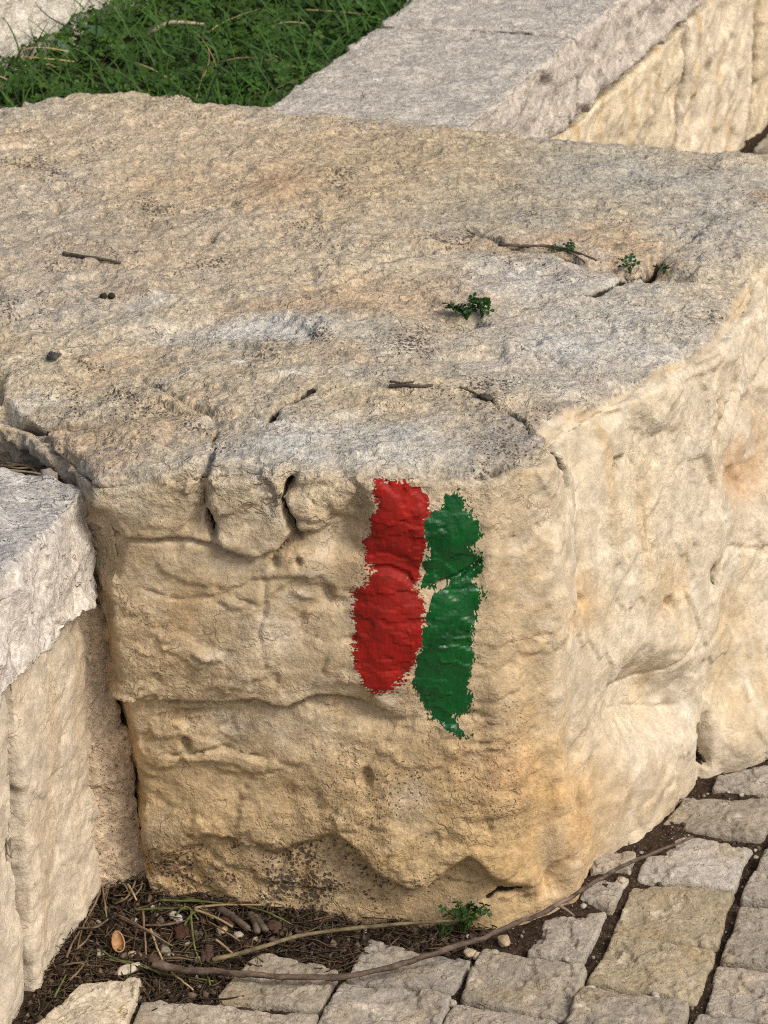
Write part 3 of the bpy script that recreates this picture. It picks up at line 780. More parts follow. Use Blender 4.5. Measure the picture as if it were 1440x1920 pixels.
        used = np.zeros(len(X), bool); used[allf.ravel()] = True; idx = np.cumsum(used) - 1
        th = 0.00022 + 0.00018 * np.clip(m / 9, 0, 1) + 0.00008 * br
        Xf = (X + Nn * th[:, None])[used]
        me = mesh_np('paint_stripe', Xf - org, idx[allf])
        o = link('paint_stripe', me, mat, root, tuple(org)); o['label'] = label
    film(RED, paint_material('red_paint', (0.315, 0.010, 0.006), (0.19, 0.012, 0.006), 0.62, 0.25), 'red brushed paint stripe', True, 1.0)
    film(GRN, paint_material('green_paint', (0.002, 0.085, 0.014), (0.002, 0.052, 0.010), 0.34, 0.5), 'green brushed paint stripe', False, 4.0)
    b2 = BVHTree.FromPolygons(v2.tolist(), f.tolist())
    return root, b2
BOULDER, BVH_B = boulder()

def on_boulder(u, w, lift=0.0):
    d = ray(u, w); d = d / np.linalg.norm(d)
    r = BVH_B.ray_cast(Vector((0, 0, CAM_H)), Vector(d))
    if r[0] is None: return np.array(at(u, w, 0.45)), np.array([0, 0, 1.0])
    return np.array(r[0]) + np.array(r[1]) * lift, np.array(r[1])

# ------------------------------------------------------------------ masonry walls
def hexa(b, t):                              # four bottom + four top corners, counter-clockwise from above
    return np.array(list(b) + list(t), float), [(3, 2, 1, 0), (4, 5, 6, 7), (0, 1, 5, 4), (1, 2, 6, 5), (2, 3, 7, 6), (3, 0, 4, 7)]

def wall_stone(name, parent, b, t, tint, seed, voxel=0.0035, rnd=4, low=0.008, fac=0.004, fine=0.002, top=None, speck=0.2, grain=0.5, hair=0.5,
               stain=None, strata=0.0, flat_top=False, mat=None, label=None, extra=None, cut=None):
    V, F = hexa(b, t)
    v, f = remesh(V, F, voxel, rnd)
    if cut is not None: v, f, _ = drop(v, f, cut(v), [])
    nr = vnormals(v, f)
    q = v + seed * 1.37
    T = sstep(0.6, 0.9, nr[:, 2])
    side = 1 - T
    w = np.stack([fbm(q, 20, 3), fbm(q, 20, 3, off=31), fbm(q, 20, 3, off=77)], 1)
    pw = q + 0.010 * w
    fa, fe = facets(pw, 22, seed)
    sa = (side + T * (0.25 if flat_top else 1.0)) * (0.45 + 0.55 * sstep(0.5, 0.85, np.abs(nr).max(1)))
    d = sa * (low * fbm(q, 9, 3) + fac * fa + 0.5 * fac * (stair(3 * fbm(pw, (15, 15, 22), 2), 0.15) - 0.5) + fine * fbm(q, 75, 3, 0.6))
    if strata: d += strata * side * fbm(q, (14, 14, 95), 3, 0.6)
    d += T * 0.0012 * fbm(q, 110, 3, 0.7)
    rim = np.exp(-((nr[:, 2] - 0.6) / 0.3) ** 2)
    d -= rim * 0.006 * sstep(-0.1, 0.5, fbm(q, 25, 3, off=12))
    if extra is not None: d = d + extra(v, nr, pw)
    v2 = v + nr * d[:, None]
    fl, fm, fs_ = fbm(q, 8, 4, 0.55, off=4), fbm(q, 26, 4, 0.6, off=14), fbm(q, 80, 3, 0.6, off=24)
    c = np.tile(np.array(tint, float), (len(v), 1)) * (1 + 0.14 * fl + 0.12 * fm + 0.08 * fs_)[:, None]
    if stain is not None:
        ws = (sstep(0.0, 0.5, fbm(q, (22, 22, 4), 4, 0.6, off=44)) * 0.9)[:, None]
        c = c * (1 - ws) + np.array(stain) * ws
    wh = (sstep(0.3, 0.6, fbm(q, 30, 4, 0.6, off=64)) * 0.5)[:, None]
    c = c * (1 - wh) + np.clip(np.array(tint) * 1.3, 0, 0.75) * wh
    sp = np.full(len(v), speck); gr = np.full(len(v), grain)
    if top is not None:
        Tc = sstep(0.35, 0.65, T + 0.25 * fm + 0.12 * fs_)[:, None]
        tc = np.tile(np.array(top, float), (len(v), 1)) * (1 + 0.22 * fm + 0.16 * fs_)[:, None]
        c = c * (1 - Tc) + tc * Tc
        sp = sp * (1 - Tc[:, 0]) + 0.42 * Tc[:, 0]; gr = gr * (1 - Tc[:, 0]) + 1.0 * Tc[:, 0]
    org = np.array([v2[:, 0].mean(), v2[:, 1].mean(), V[:, 2].min()])
    me = mesh_np(name, v2 - org, f, {'col': np.clip(c, 0.02, 0.85), 'speck': sp, 'grain': gr, 'hair': np.full(len(v), hair)})
    o = link(name, me, mat or M_ROUGH, parent, tuple(org))
    if label: o['label'] = label
    return o

def z4(pts, z): return [(x, y, z) for x, y in pts]

# low wall that runs in from the left and ends against the boulder
LW = empty('low_wall', (-0.5, 2.2, 0)); tag(LW, 'low limestone wall with a grey rough-split coping stone, running up against the boulder at left', 'wall')
wall_stone('coping_stone', LW, [(-.78, 1.95, .385), (-.365, 1.95, .385), (-.244, 2.490, .306), (-.78, 2.77, .290)], [(-.78, 1.95, .455), (-.378, 1.95, .455), (-.256, 2.494, .412), (-.78, 2.80, .420)],
           (0.54, 0.495, 0.43), 1, 0.003, 7, low=.010, fac=.0052, fine=.0022, top=(0.45, 0.42, 0.375), speck=.2, grain=.75, hair=.8, label='grey rough-split coping stone')
wall_stone('facing_stone', LW, z4([(-.75, 2.352), (-.304, 2.352), (-.258, 2.512), (-.75, 2.512)], -.05), [(-.75, 2.342, .328), (-.308, 2.342, .328), (-.260, 2.512, .303), (-.75, 2.512, .303)],
           (0.55, 0.475, 0.365), 2, 0.003, 4, low=.009, fac=.003, fine=.0014, speck=.15, grain=.3, hair=.5, stain=(0.50, 0.40, 0.28))
wall_stone('facing_stone', LW, z4([(-.75, 1.95), (-.405, 1.95), (-.312, 2.343), (-.75, 2.343)], -.05), [(-.75, 1.95, .388), (-.408, 1.95, .388), (-.316, 2.332, .330), (-.75, 2.332, .330)],
           (0.57, 0.495, 0.385), 3, 0.0035, 4, low=.008, fac=.003, fine=.0014, speck=.12, grain=.3, hair=.4)
def mort(v, nr, pw): return 0.0022 * fbm(v, 190, 2, 0.7) + 0.0022 * fbm(v, (160, 160, 10), 2)
wall_stone('gap_fill', LW, z4([(-.62, 2.60), (-.33, 2.51), (-.27, 2.50), (-.60, 2.80)], .30), z4([(-.62, 2.60), (-.33, 2.51), (-.27, 2.50), (-.60, 2.80)], .388),
           (0.085, 0.062, 0.04), 8, 0.005, 2, low=.004, fac=.001, fine=.003, grain=1, speck=.5)
wall_stone('mortar_joint', LW, z4([(-.74, 2.30), (-.322, 2.33), (-.316, 2.36), (-.74, 2.40)], -.04), z4([(-.74, 2.30), (-.325, 2.325), (-.318, 2.355), (-.74, 2.40)], .32),
           (0.24, 0.195, 0.15), 4, 0.004, 2, low=.001, fac=.0, fine=.001, grain=.8, speck=.3, extra=mort)
wall_stone('mortar_fill', LW, z4([(-.36, 2.50), (-.268, 2.496), (-.213, 2.512), (-.28, 2.62)], -.04), z4([(-.36, 2.50), (-.272, 2.496), (-.228, 2.510), (-.30, 2.62)], .165),
           (0.50, 0.39, 0.27), 5, 0.0028, 5, low=.010, fac=.003, fine=.003, speck=.42, grain=.9, extra=mort, label='rough brown mortar filling the gap beside the boulder')
wall_stone('mortar_fill', LW, z4([(-.36, 2.50), (-.270, 2.494), (-.234, 2.510), (-.30, 2.62)], .15), z4([(-.36, 2.495), (-.272, 2.496), (-.245, 2.504), (-.30, 2.62)], .292),
           (0.52, 0.42, 0.30), 6, 0.0028, 4, low=.006, fac=.002, fine=.002, speck=.3, grain=.8, extra=mort)
wall_stone('mortar_fill', LW, z4([(-.36, 2.495), (-.262, 2.498), (-.243, 2.508), (-.30, 2.60)], .305), z4([(-.36, 2.485), (-.268, 2.487), (-.250, 2.493), (-.30, 2.60)], .392),
           (0.30, 0.24, 0.165), 7, 0.0028, 3, low=.004, fac=.002, fine=.002, speck=.4, grain=.9, extra=mort)

# wall behind on the right: tooled coping slabs over rusty facing stones
RW = empty('retaining_wall', (0.2, 3.9, 0)); tag(RW, 'retaining wall behind the boulder with grey tooled coping slabs over rust-streaked stones', 'wall')
def tooled(v, nr, pw):
    T = sstep(0.7, 0.9, nr[:, 2])
    return T * (0.0016 * fbm(v, (150, 40, 1), 2, 0.6) + 0.0012 * fbm(v, (60, 200, 1), 2))
SL = [[(-.165, 3.445), (.092, 3.435), (.238, 3.806), (-.012, 3.846)], [(-.008, 3.853), (.241, 3.813), (.492, 4.43), (.235, 4.50)], [(.238, 4.506), (.495, 4.436), (.75, 5.05), (.49, 5.13)]]
for k, s in enumerate(SL):
    o = [(0.0, 0.0)] * 4
    wall_stone('coping_stone', RW, z4(s, .318), z4(s, .424), (0.52, 0.465, 0.395), 11 + k, 0.004 if k < 2 else 0.008, 2, low=.006, fac=.006, fine=.0022,
               top=(0.46, 0.42, 0.355), speck=.25, grain=.7, hair=.7, flat_top=True, extra=tooled)
def face_pt(k, off=0.0): return (.21 + .24 * k - .928 * off, 3.8 + .6 * k + .371 * off)
for j, (k0, k1, tint, stain) in enumerate(((-.55, .88, (.66, .56, .40), (.55, .38, .18)), (.91, 1.52, (.65, .56, .42), (.55, .40, .22)), (1.55, 2.3, (.62, .52, .36), (.52, .37, .19)), (2.33, 3.2, (.56, .48, .35), (.5, .36, .2)))):
    pts = [face_pt(k0, .24), face_pt(k0, -.004), face_pt(k1, -.004), face_pt(k1, .24)]
    ptb = [face_pt(k0, .24), face_pt(k0, .016), face_pt(k1, .016), face_pt(k1, .24)]
    wall_stone('facing_stone', RW, z4(ptb, -.04), z4(pts, .284), tint, 21 + j, 0.0045 if j < 3 else .009, 5, low=.010, fac=.004, fine=.002, speck=.15, grain=.35, hair=.5, stain=stain)
pts = [face_pt(-.5, .2), face_pt(-.5, .075), face_pt(3.1, .075), face_pt(3.1, .2)]
wall_stone('mortar_joint', RW, z4(pts, -.04), z4(pts, .318), (.16, .125, .09), 29, 0.02, 1, low=.001, fac=0, fine=.001, speck=.2, grain=.8)

# pale block on the grass, upper left
PB = wall_stone('stone_block', None, z4([(-1.1, 3.40), (-.615, 3.40), (-.21, 4.36), (-1.1, 4.36)], .33), z4([(-1.1, 3.42), (-.63, 3.42), (-.225, 4.36), (-1.1, 4.36)], .80),
                (0.58, 0.54, 0.46), 31, 0.005, 4, low=.012, fac=.006, fine=.003, speck=.35, grain=.8, hair=.3, stain=(.50, .45, .35), cut=lambda v: (v[:, 2] < .74))
tag(PB, 'pale rough stone block standing on the grass in the upper left corner', 'stone block')

# ------------------------------------------------------------------ garden bed, clover and grass
def bed_material():
    t = NT('garden_soil')
    n = t.noise(90, 5, 0.7)
    c = t.mix(t.rng(n, 0.35, 0.65), (0.016, 0.014, 0.007), (0.06, 0.045, 0.025))
    return t.done(c, 0.95, t.bump(n, 1.0, 0.01), 0.1)
GZ = 0.368
v, f = grid(-1.6, 0.6, 3.40, 5.9, 0.02)
v[:, 2] = GZ + 0.008 * fbm(v, 9, 3)
lim = np.interp(v[:, 1], [3.2, 3.44, 3.85, 4.5, 5.13, 6], [-.22, -.12, .03, .28, .53, .85])
ok = v[:, 0] < lim
f = f[ok[f].all(1)]
bed = link('garden_bed', mesh_np('garden_bed', v, f), bed_material()); tag(bed, kind='structure')

def leaflets(cen, nrm, ang, rad, fold=0.25):
    """trifoliate leaves: arrays of centres, normals, headings, radii -> verts, tris"""
    n = len(cen)
    z = nrm / np.linalg.norm(nrm, axis=1)[:, None]
    x = np.stack([np.cos(ang), np.sin(ang), np.zeros(n)], 1); x -= z * (x * z).sum(1)[:, None]; x /= np.linalg.norm(x, axis=1)[:, None]
    y = np.cross(z, x)
    shape = np.array([(0, 0, 0), (-.46, .52, fold), (-.34, .97, fold * .9), (0, .84, 0), (.34, .97, fold * .9), (.46, .52, fold)])
    tri = np.array([(0, 3, 2), (0, 2, 1), (0, 4, 3), (0, 5, 4)])
    V, F = [], []
    for k in range(3):
        a = k * 2.094; ca, sa = math.cos(a), math.sin(a)
        s = shape.copy(); sx = s[:, 0] * ca - s[:, 1] * sa; sy = s[:, 0] * sa + s[:, 1] * ca
        pz = s[:, 2] * 0.6 - 0.14 * s[:, 1] ** 2 * (1 if k else 1)
        P = cen[:, None] + rad[:, None, None] * (sx[None, :, None] * x[:, None] + sy[None, :, None] * y[:, None] + pz[None, :, None] * z[:, None])
        V.append(P)
        F.append((np.arange(n)[:, None, None] * 18 + k * 6 + tri[None]))
    return np.concatenate(V, 1).reshape(-1, 3), np.concatenate(F, 1).reshape(-1, 3)

def in_bed(x, y, m=0.0):
    lim = np.interp(y, [3.2, 3.44, 3.85, 4.5, 5.13, 6], [-.22, -.165, -.005, .245, .50, .82]) - m
    blk = np.interp(y, [3.3, 3.40, 4.36, 4.37], [-.64, -.60, -.195, -2])
    return (x < lim) & ((x > blk + m) | (y > 4.38)) & (y > 3.44)
n = 17000
xy = np.stack([RNG.uniform(-0.66, 0.30, n), RNG.uniform(3.42, 4.75, n)], 1)
p3 = np.column_stack([xy, np.zeros(n)])
dens = fbm(p3, 7, 3, off=3)
ok = in_bed(xy[:, 0], xy[:, 1], -0.012) & (RNG.uniform(-0.55, 0.3, n) < dens + 0.25)
xy, p3, dens = xy[ok], p3[ok], dens[ok]; n = len(xy)
hh = 0.012 + 0.045 * RNG.random(n) ** 0.8 * (0.75 + 0.7 * np.clip(fbm(p3, 12, 2, off=8), -0.6, 1))
cen = np.column_stack([xy, GZ + hh])
nrm = np.column_stack([RNG.normal(0.05, .35, n), RNG.normal(-.15, .35, n), np.ones(n)])
lv, lf = leaflets(cen, nrm, RNG.uniform(0, 6.28, n), RNG.uniform(.0058, .0112, n))
cc = np.array([.038, .095, .009])[None] * (1 + 0.35 * RNG.normal(size=(n, 1)) * 0.6 + 0.5 * fbm(p3, 10, 2, off=60)[:, None])
cc = cc * (1 + np.array([.9, .35, .2])[None] * np.clip(fbm(p3, 16, 2, off=90), 0, 1)[:, None])
M_LEAF = attr_material('clover_leaf', 0.55, 0.35, 300, .0005, True)
cl = link('clover_cover', mesh_np('clover_cover', lv, lf, {'col': np.repeat(np.clip(cc, .006, .3), 18, 0)}), M_LEAF)
tag(cl, 'dense green clover leaves covering the bed behind the boulder', 'clover', kind='stuff')

def ribbons(base, tip, bend, w0, nseg=5):
    """curved flat blades from base to tip"""
    n = len(base); V = []
    d = tip - base; side = np.cross(d, np.array([0, -0.6, 0.8])); side /= np.linalg.norm(side, axis=1)[:, None] + 1e-9
    for k in range(nseg + 1):
        t = k / nseg
        c = base + d * t + bend * (4 * t * (1 - t))
        w = (w0 * (1 - 0.85 * t ** 1.5))[:, None]
        V += [c - side * w, c + side * w]
    V = np.stack(V, 1)
    q = np.array([(2 * k, 2 * k + 1, 2 * k + 3, 2 * k + 2) for k in range(nseg)])
    F = np.arange(n)[:, None, None] * (2 * nseg + 2) + q[None]
    return V.reshape(-1, 3), F.reshape(-1, 4)
def blades(name, n, col, jit, lmin, lmax, up, w, label, seed, mat):
    r = np.random.default_rng(seed)
    xy = np.stack([r.uniform(-0.64, 0.28, n), r.uniform(3.45, 4.7, n)], 1)
    xy = xy[in_bed(xy[:, 0], xy[:, 1], 0.0)]; n = len(xy)
    b = np.column_stack([xy, np.full(n, GZ + 0.02) + r.uniform(0, .035, n)])
    L = r.uniform(lmin, lmax, n); a = r.uniform(0, 6.28, n); u = r.uniform(up[0], up[1], n)
    d = np.column_stack([np.cos(a) * np.sqrt(1 - u * u), np.sin(a) * np.sqrt(1 - u * u), u]) * L[:, None]
    bend = r.normal(0, .12, (n, 3)) * L[:, None]; bend[:, 2] = np.abs(bend[:, 2]) * 0.8
    V, F = ribbons(b, b + d, bend, r.uniform(w[0], w[1], n))
    c = np.array(col)[None] * (1 + jit * r.normal(size=(n, 1)))
    o = link(name, mesh_np(name, V, F, {'col': np.repeat(np.clip(c, .01, .7), 12, 0)}), mat)
    tag(o, label, 'grass', kind='stuff')
M_GRASS = attr_material('grass_blade', 0.6, 0.3, None, 0, True)
M_STRAW = attr_material('dry_straw', 0.8, 0.2)
blades('grass_tufts', 2600, (.045, .11, .014), .3, .03, .075, (.45, .95), (.0007, .0014), 'scattered green grass blades rising through the clover', 5, M_GRASS)
blades('dry_straw', 130, (.36, .28, .13), .35, .03, .10, (-.05, .55), (.0005, .0010), 'thin dry straw stems lying in the clover', 6, M_STRAW)

# ------------------------------------------------------------------ thin things: tubes
def tube(pts, rad, sides=8, noise=0.0, seed=0):
    pts = np.array(pts, float); n = len(pts); rad = np.broadcast_to(np.asarray(rad, float), (n,))
    r = np.random.default_rng(seed)
    tg = np.gradient(pts, axis=0); tg /= np.linalg.norm(tg, axis=1)[:, None] + 1e-12
    ref = np.array([0.13, 0.2, 1.0]); V = []
    for k in range(n):
        s = np.cross(tg[k], ref); s /= np.linalg.norm(s) + 1e-9; u = np.cross(s, tg[k])
        for j in range(sides):
            a = 2 * math.pi * j / sides; rr = rad[k] * (1 + noise * r.normal())
            V.append(pts[k] + (math.cos(a) * s + math.sin(a) * u) * rr)
    F = [(k * sides + j, k * sides + (j + 1) % sides, (k + 1) * sides + (j + 1) % sides, (k + 1) * sides + j) for k in range(n - 1) for j in range(sides)]
    V += [pts[0], pts[-1]]; a, b = len(V) - 2, len(V) - 1
    F += [((j + 1) % sides, j, a, a) for j in range(sides)] + [((n - 1) * sides + j, (n - 1) * sides + (j + 1) % sides, b, b) for j in range(sides)]
    return np.array(V), F
def smooth_path(P, m):
    P = np.array(P, float); n = len(P); out = []
    for k in range(n - 1):
        p0, p1, p2, p3 = P[max(k - 1, 0)], P[k], P[k + 1], P[min(k + 2, n - 1)]
        for j in range(m):
            t = j / m
            out.append(0.5 * ((2 * p1) + (-p0 + p2) * t + (2 * p0 - 5 * p1 + 4 * p2 - p3) * t * t + (-p0 + 3 * p1 - 3 * p2 + p3) * t ** 3))
    out.append(P[-1]); return np.array(out)
def tube_mesh(name, parts, origin):
    V, F = [], []; k = 0
    for v, f in parts:
        V.append(v - origin); F += [tuple(dict.fromkeys(i + k for i in q)) for q in f]; k += len(v)
    me = bpy.data.meshes.new(name); me.from_pydata(np.concatenate(V).tolist(), [], F); me.update()
    me.polygons.foreach_set('use_smooth', np.ones(len(me.polygons), bool))
    return me
def bark_material(name, a, b, scale=160):
    t = NT(name)
    mp = t.n('ShaderNodeMapping'); t.set(mp.inputs[0], t.co); mp.inputs['Scale'].default_value = (0.5, 1, 1)
    n = t.noise(scale, 4, 0.65, co=mp.outputs[0])
    c = t.mix(t.rng(n, 0.35, 0.65), a, b)
    c = t.mix(t.rng(t.noise(30, 2), 0.55, 0.75), c, tuple(q * 1.5 for q in b))
    return t.done(c, 0.75, t.bump(n, 0.9, 0.0015), 0.25)
M_BARK = bark_material('brown_bark', (0.045, 0.032, 0.024), (0.15, 0.108, 0.08))
M_TWIG = bark_material('grey_twig', (0.035, 0.027, 0.021), (0.11, 0.085, 0.062))
M_STEM = bark_material('olive_stem', (0.07, 0.055, 0.028), (0.20, 0.16, 0.09))

def ground_top(u, w, lift):
    return at(u, w, lift)
# the long branch lying across the paving
path = [ground_top(*q) for q in ((285, 1808, .010), (330, 1816, .008), (400, 1822, .007), (470, 1828, .008), (540, 1831, .009), (640, 1831, .010), (740, 1812, .013), (820, 1786, .020), (880, 1766, .026), (940, 1744, .031),
        (1005, 1716, .035), (1065, 1685, .034), (1120, 1651, .028), (1180, 1618, .021), (1245, 1592, .015), (1300, 1568, .012))]
sp = smooth_path(path, 6); n = len(sp); t_ = np.linspace(0, 1, n)
rad = np.interp(t_, [0, .04, .1, .5, .8, 1], [.0036, .0040, .0029, .0024, .0019, .0010]) * (1 + 0.22 * np.sin(t_ * 43) ** 14 + 0.10 * gnoise(np.column_stack([t_ * 60, t_ * 0, t_ * 0 + 3])))
sp += np.column_stack([np.zeros(n), 0.0026 * gnoise(np.column_stack([t_ * 17, t_ * 0, t_ * 0])) + 0.0012 * gnoise(np.column_stack([t_ * 55, t_ * 0, t_ * 0 + 2])), 0.0012 * gnoise(np.column_stack([t_ * 40, t_ * 0 + 4, t_ * 0]))])
org = np.array([0.05, 2.4, 0])
side_tw = smooth_path([ground_top(1045, 1697, .034), ground_top(1062, 1706, .032), ground_top(1078, 1718, .026)], 4)
side2 = smooth_path([ground_top(1150, 1635, .024), ground_top(1160, 1626, .028), ground_top(1168, 1622, .030)], 3)
br = empty('branch', tuple(org)); tag(br, 'long thin brown branch lying in a curve across the paving below the boulder', 'branch')
link('stem', tube_mesh('stem', [tube(sp, rad, 10, 0.10, 1)], org), M_BARK, br, tuple(org))
for s in (side_tw, side2):
    link('side_twig', tube_mesh('side_twig', [tube(s, np.linspace(.0017, .0008, len(s)), 7, .05, 2)], org), M_BARK, br, tuple(org))

def lay_stick(name, label, cat, pts, r0, r1, mat, group=None, seed=0, wob=0.001):
    P = smooth_path(pts, 5); n = len(P); t = np.linspace(0, 9, n)
    P = P + wob * np.column_stack([gnoise(np.column_stack([t, t * 0 + seed, t * 0])), gnoise(np.column_stack([t, t * 0 + seed + 7.3, t * 0])), np.zeros(n)])
    org = np.array([P[:, 0].mean(), P[:, 1].mean(), P[:, 2].min()])
    o = link(name, tube_mesh(name, [tube(P, np.linspace(r0, r1, n), 7, .08, seed)], org), mat, None, tuple(org))
    return tag(o, label, cat, group)
lay_stick('dry_stalk', 'thin olive stalk lying along the foot of the boulder above the branch', 'stalk',
          [ground_top(*q) for q in ((398, 1800, .012), (470, 1782, .014), (560, 1755, .016), (650, 1742, .016), (750, 1733, .016), (840, 1727, .016), (900, 1724, .015))], .0022, .0013, M_STEM, seed=3)
def bpts(L, lift): return [on_boulder(u, w, lift)[0] for u, w in L]
lay_stick('twig', 'dark twig lying alone on the left part of the boulder top', 'twig', bpts([(120, 478), (150, 483), (185, 486), (226, 493)], .0016), .0022, .0014, M_TWIG, seed=4)
lay_stick('twig', 'short forked twig lying in the middle of the boulder top above the red paint', 'twig', bpts([(730, 724), (755, 725), (785, 727), (812, 725)], .0014), .0018, .0013, M_TWIG, seed=5)
lay_stick('twig', 'hair-thin twig beside the short twig above the red paint', 'twig', bpts([(732, 716), (752, 719), (776, 717)], .0012), .0010, .0007, M_TWIG, seed=6)
lay_stick('twig', 'long thin twig lying along the crack on the upper right of the boulder', 'twig', bpts([(934, 461), (985, 462), (1030, 464), (1075, 474), (1118, 490)], .0016), .0017, .0010, M_TWIG, seed=7)
lay_stick('twig', 'thin curved twig crossing the long twig at the upper right crack', 'twig', bpts([(1000, 462), (1050, 470), (1085, 482), (1098, 494)], .0012), .0010, .0006, M_TWIG, seed=8)
lay_stick('dry_stalk', 'pale dry stalk resting at the edge of the corner crack', 'stalk', bpts([(862, 728), (884, 735), (905, 743)], .0012), .0009, .0009, M_STEM, seed=9)
lay_stick('dry_stick', 'pale bent dry stick lying on the clover near the top edge', 'stick', [at(u, w, GZ + h) for u, w, h in ((278, 66, .035), (292, 56, .045), (312, 44, .052), (345, 42, .052), (382, 46, .045))], .0032, .0020, bark_material('bleached_stick', (.22, .17, .12), (.45, .38, .28)), seed=10)
lay_stick('dry_stick', 'brown bent straw lying on the clover left of the coping slab', 'stick', [at(u, w, GZ + h) for u, w, h in ((400, 122, .04), (430, 112, .05), (470, 108, .05), (520, 116, .04))], .0014, .0008, M_STEM, seed=11)

ORD = 'first second third fourth fifth sixth seventh eighth ninth tenth eleventh twelfth thirteenth fourteenth fifteenth sixteenth seventeenth eighteenth nineteenth twentieth'.split()
def ranks(us):                               # place of each one counted from the left
    order = sorted(range(len(us)), key=lambda k: us[k]); r = [0] * len(us)
    for n_, k in enumerate(order): r[k] = n_
    return [ORD[q] for q in r]
def mid(L): return sum(q[0] for q in L) / len(L)
# ------------------------------------------------------------------ small weeds
def leaf_mesh(name, r, fold):
    V, F = leaflets(np.zeros((1, 3)), np.array([[0, 0, 1.0]]), np.zeros(1), np.array([r]), fold)
    return mesh_np(name, V, F, {'col': np.tile(np.array([[.026, .075, .012]]), (18, 1))})
LEAVES = [leaf_mesh('leaf', r, fo) for r, fo in ((.0058, .3), (.0050, .15), (.0068, .4))]
M_WSTEM = attr_material('weed_stem', 0.6, 0.3)
def weed(pos, n, spread, height, label, seed, scale=1.0, lean=(0, 0)):
    r = random.Random(seed)
    root = empty('clover_plant', tuple(pos)); tag(root, label, 'plant')
    parts = []
    for k in range(n):
        a = r.uniform(0, 6.28); d = spread * math.sqrt(r.random()); h = height * r.uniform(.45, 1.0)
        tip = np.array([math.cos(a) * d * 1.5 + lean[0], math.sin(a) * d * 0.8 + lean[1], h])
        parts.append(tube(smooth_path([(0, 0, -.002), tip * np.array([.35, .35, .6]), tip], 3), .0005 * scale, 4))
        me = LEAVES[k % 3]
        o = link('leaf', me, M_LEAF, root, tuple(np.array(pos) + tip))
        o.rotation_euler = (r.uniform(-.1, .9), r.uniform(-.6, .6), r.uniform(0, 6.28)); o.scale = (scale * r.uniform(.75, 1.2),) * 3
    me = tube_mesh('stem', parts, np.zeros(3))
    a_ = me.attributes.new('col', 'FLOAT_COLOR', 'POINT'); a_.data.foreach_set('color', np.tile([.03, .07, .012, 1], len(me.vertices)).astype(np.float32))
    link('stem', me, M_WSTEM, root, tuple(pos))
weed(on_boulder(875, 598)[0], 20, .012, .020, 'small bushy clover plant growing from a pocket in the middle of the boulder top', 1, .95)
weed(on_boulder(903, 596)[0], 8, .005, .016, 'little clover sprig at the right end of the pocket on the boulder top', 2, .9)
weed(on_boulder(1040, 472)[0], 8, .012, .006, 'flat sprig of green leaves under the long twig in the upper right crack', 3, .65)
weed(on_boulder(1070, 470)[0], 4, .005, .008, 'tiny clover sprig beside the long twig in the upper right crack', 4, .8)
weed(on_boulder(1182, 512)[0], 7, .007, .017, 'upright clover sprig where the two upper right cracks meet', 5, .8)
weed(on_boulder(1246, 512)[0], 4, .006, .010, 'tiny clover sprig under the raised flake at the upper right', 6, .8)
weed(np.array([*at(868, 1752, 0)[:2], 0.0]), 24, .016, .034, 'green weed growing at the foot of the boulder beside the branch', 7, .85)
weed(np.array([*at(826, 1762, 0)[:2], 0.0]), 7, .007, .016, 'small pale weed left of the weed beside the branch', 8, .6)
# broad leaves and tall blades by the pale block
M_BROAD = attr_material('broad_leaf', 0.5, 0.4, 120, .0008, True)
def broad(u, w, h, L, W, head, pitch, col, label):
    n = 9; V, F = [], []
    for k in range(n):
        t = k / (n - 1); ww = W * (math.sin(math.pi * min(1, t * 0.93 + 0.07)) ** 0.7)
        for s in (-1, 0, 1): V.append((s * ww, t * L, -0.25 * L * t * t + abs(s) * ww * 0.25))
    for k in range(n - 1):
        for s in (0, 1): F.append((k * 3 + s, k * 3 + s + 1, k * 3 + s + 4, k * 3 + s + 3))
    V = np.array(V); p = at(u, w, GZ + h)
    o = link('broad_leaf', mesh_np('broad_leaf', V, F, {'col': np.tile([col], (len(V), 1))}), M_BROAD, None, tuple(p))
    o.rotation_euler = (pitch, 0, head); tag(o, label, 'leaf')
broad(205, 76, .035, .042, .013, 1.1, .55, (.055, .13, .05), 'broad grey-green leaf in the clover just right of the pale block')
broad(132, 110, .03, .036, .006, .6, .7, (.11, .19, .13), 'narrow pale blue-green leaf in the clover below the pale block')
broad(28, 176, .03, .03, .010, .2, .5, (.06, .14, .07), 'broad leaf at the left edge between the clover and the boulder')
def blade(pts, w, col, label):
    P = smooth_path(pts, 5); n = len(P); V = []
    for k in range(n):
        ww = w * (1 - (k / (n - 1)) ** 2 * .9); V += [P[k] - np.array([ww, 0, 0]), P[k] + np.array([ww, 0, 0])]
    F = [(2 * k, 2 * k + 1, 2 * k + 3, 2 * k + 2) for k in range(n - 1)]
    org = P[0]; V = np.array(V) - org
    o = link('grass_blade', mesh_np('grass_blade', V, F, {'col': np.tile([col], (len(V), 1))}), M_GRASS, None, tuple(org)); tag(o, label, 'grass blade')
blade([at(46, 122, GZ + .02), at(60, 95, GZ + .05), at(90, 42, GZ + .10)], .0016, (.06, .12, .02), 'long grass blade leaning right in front of the pale block')
blade([at(80, 128, GZ + .02), at(68, 85, GZ + .05), at(56, 52, GZ + .09)], .0016, (.06, .13, .02), 'upright grass blade crossing in front of the pale block')
blade([at(10, 138, GZ + .02), at(18, 120, GZ + .04), at(30, 102, GZ + .06)], .0022, (.03, .06, .02), 'short dark grass blade at the left edge by the pale block')

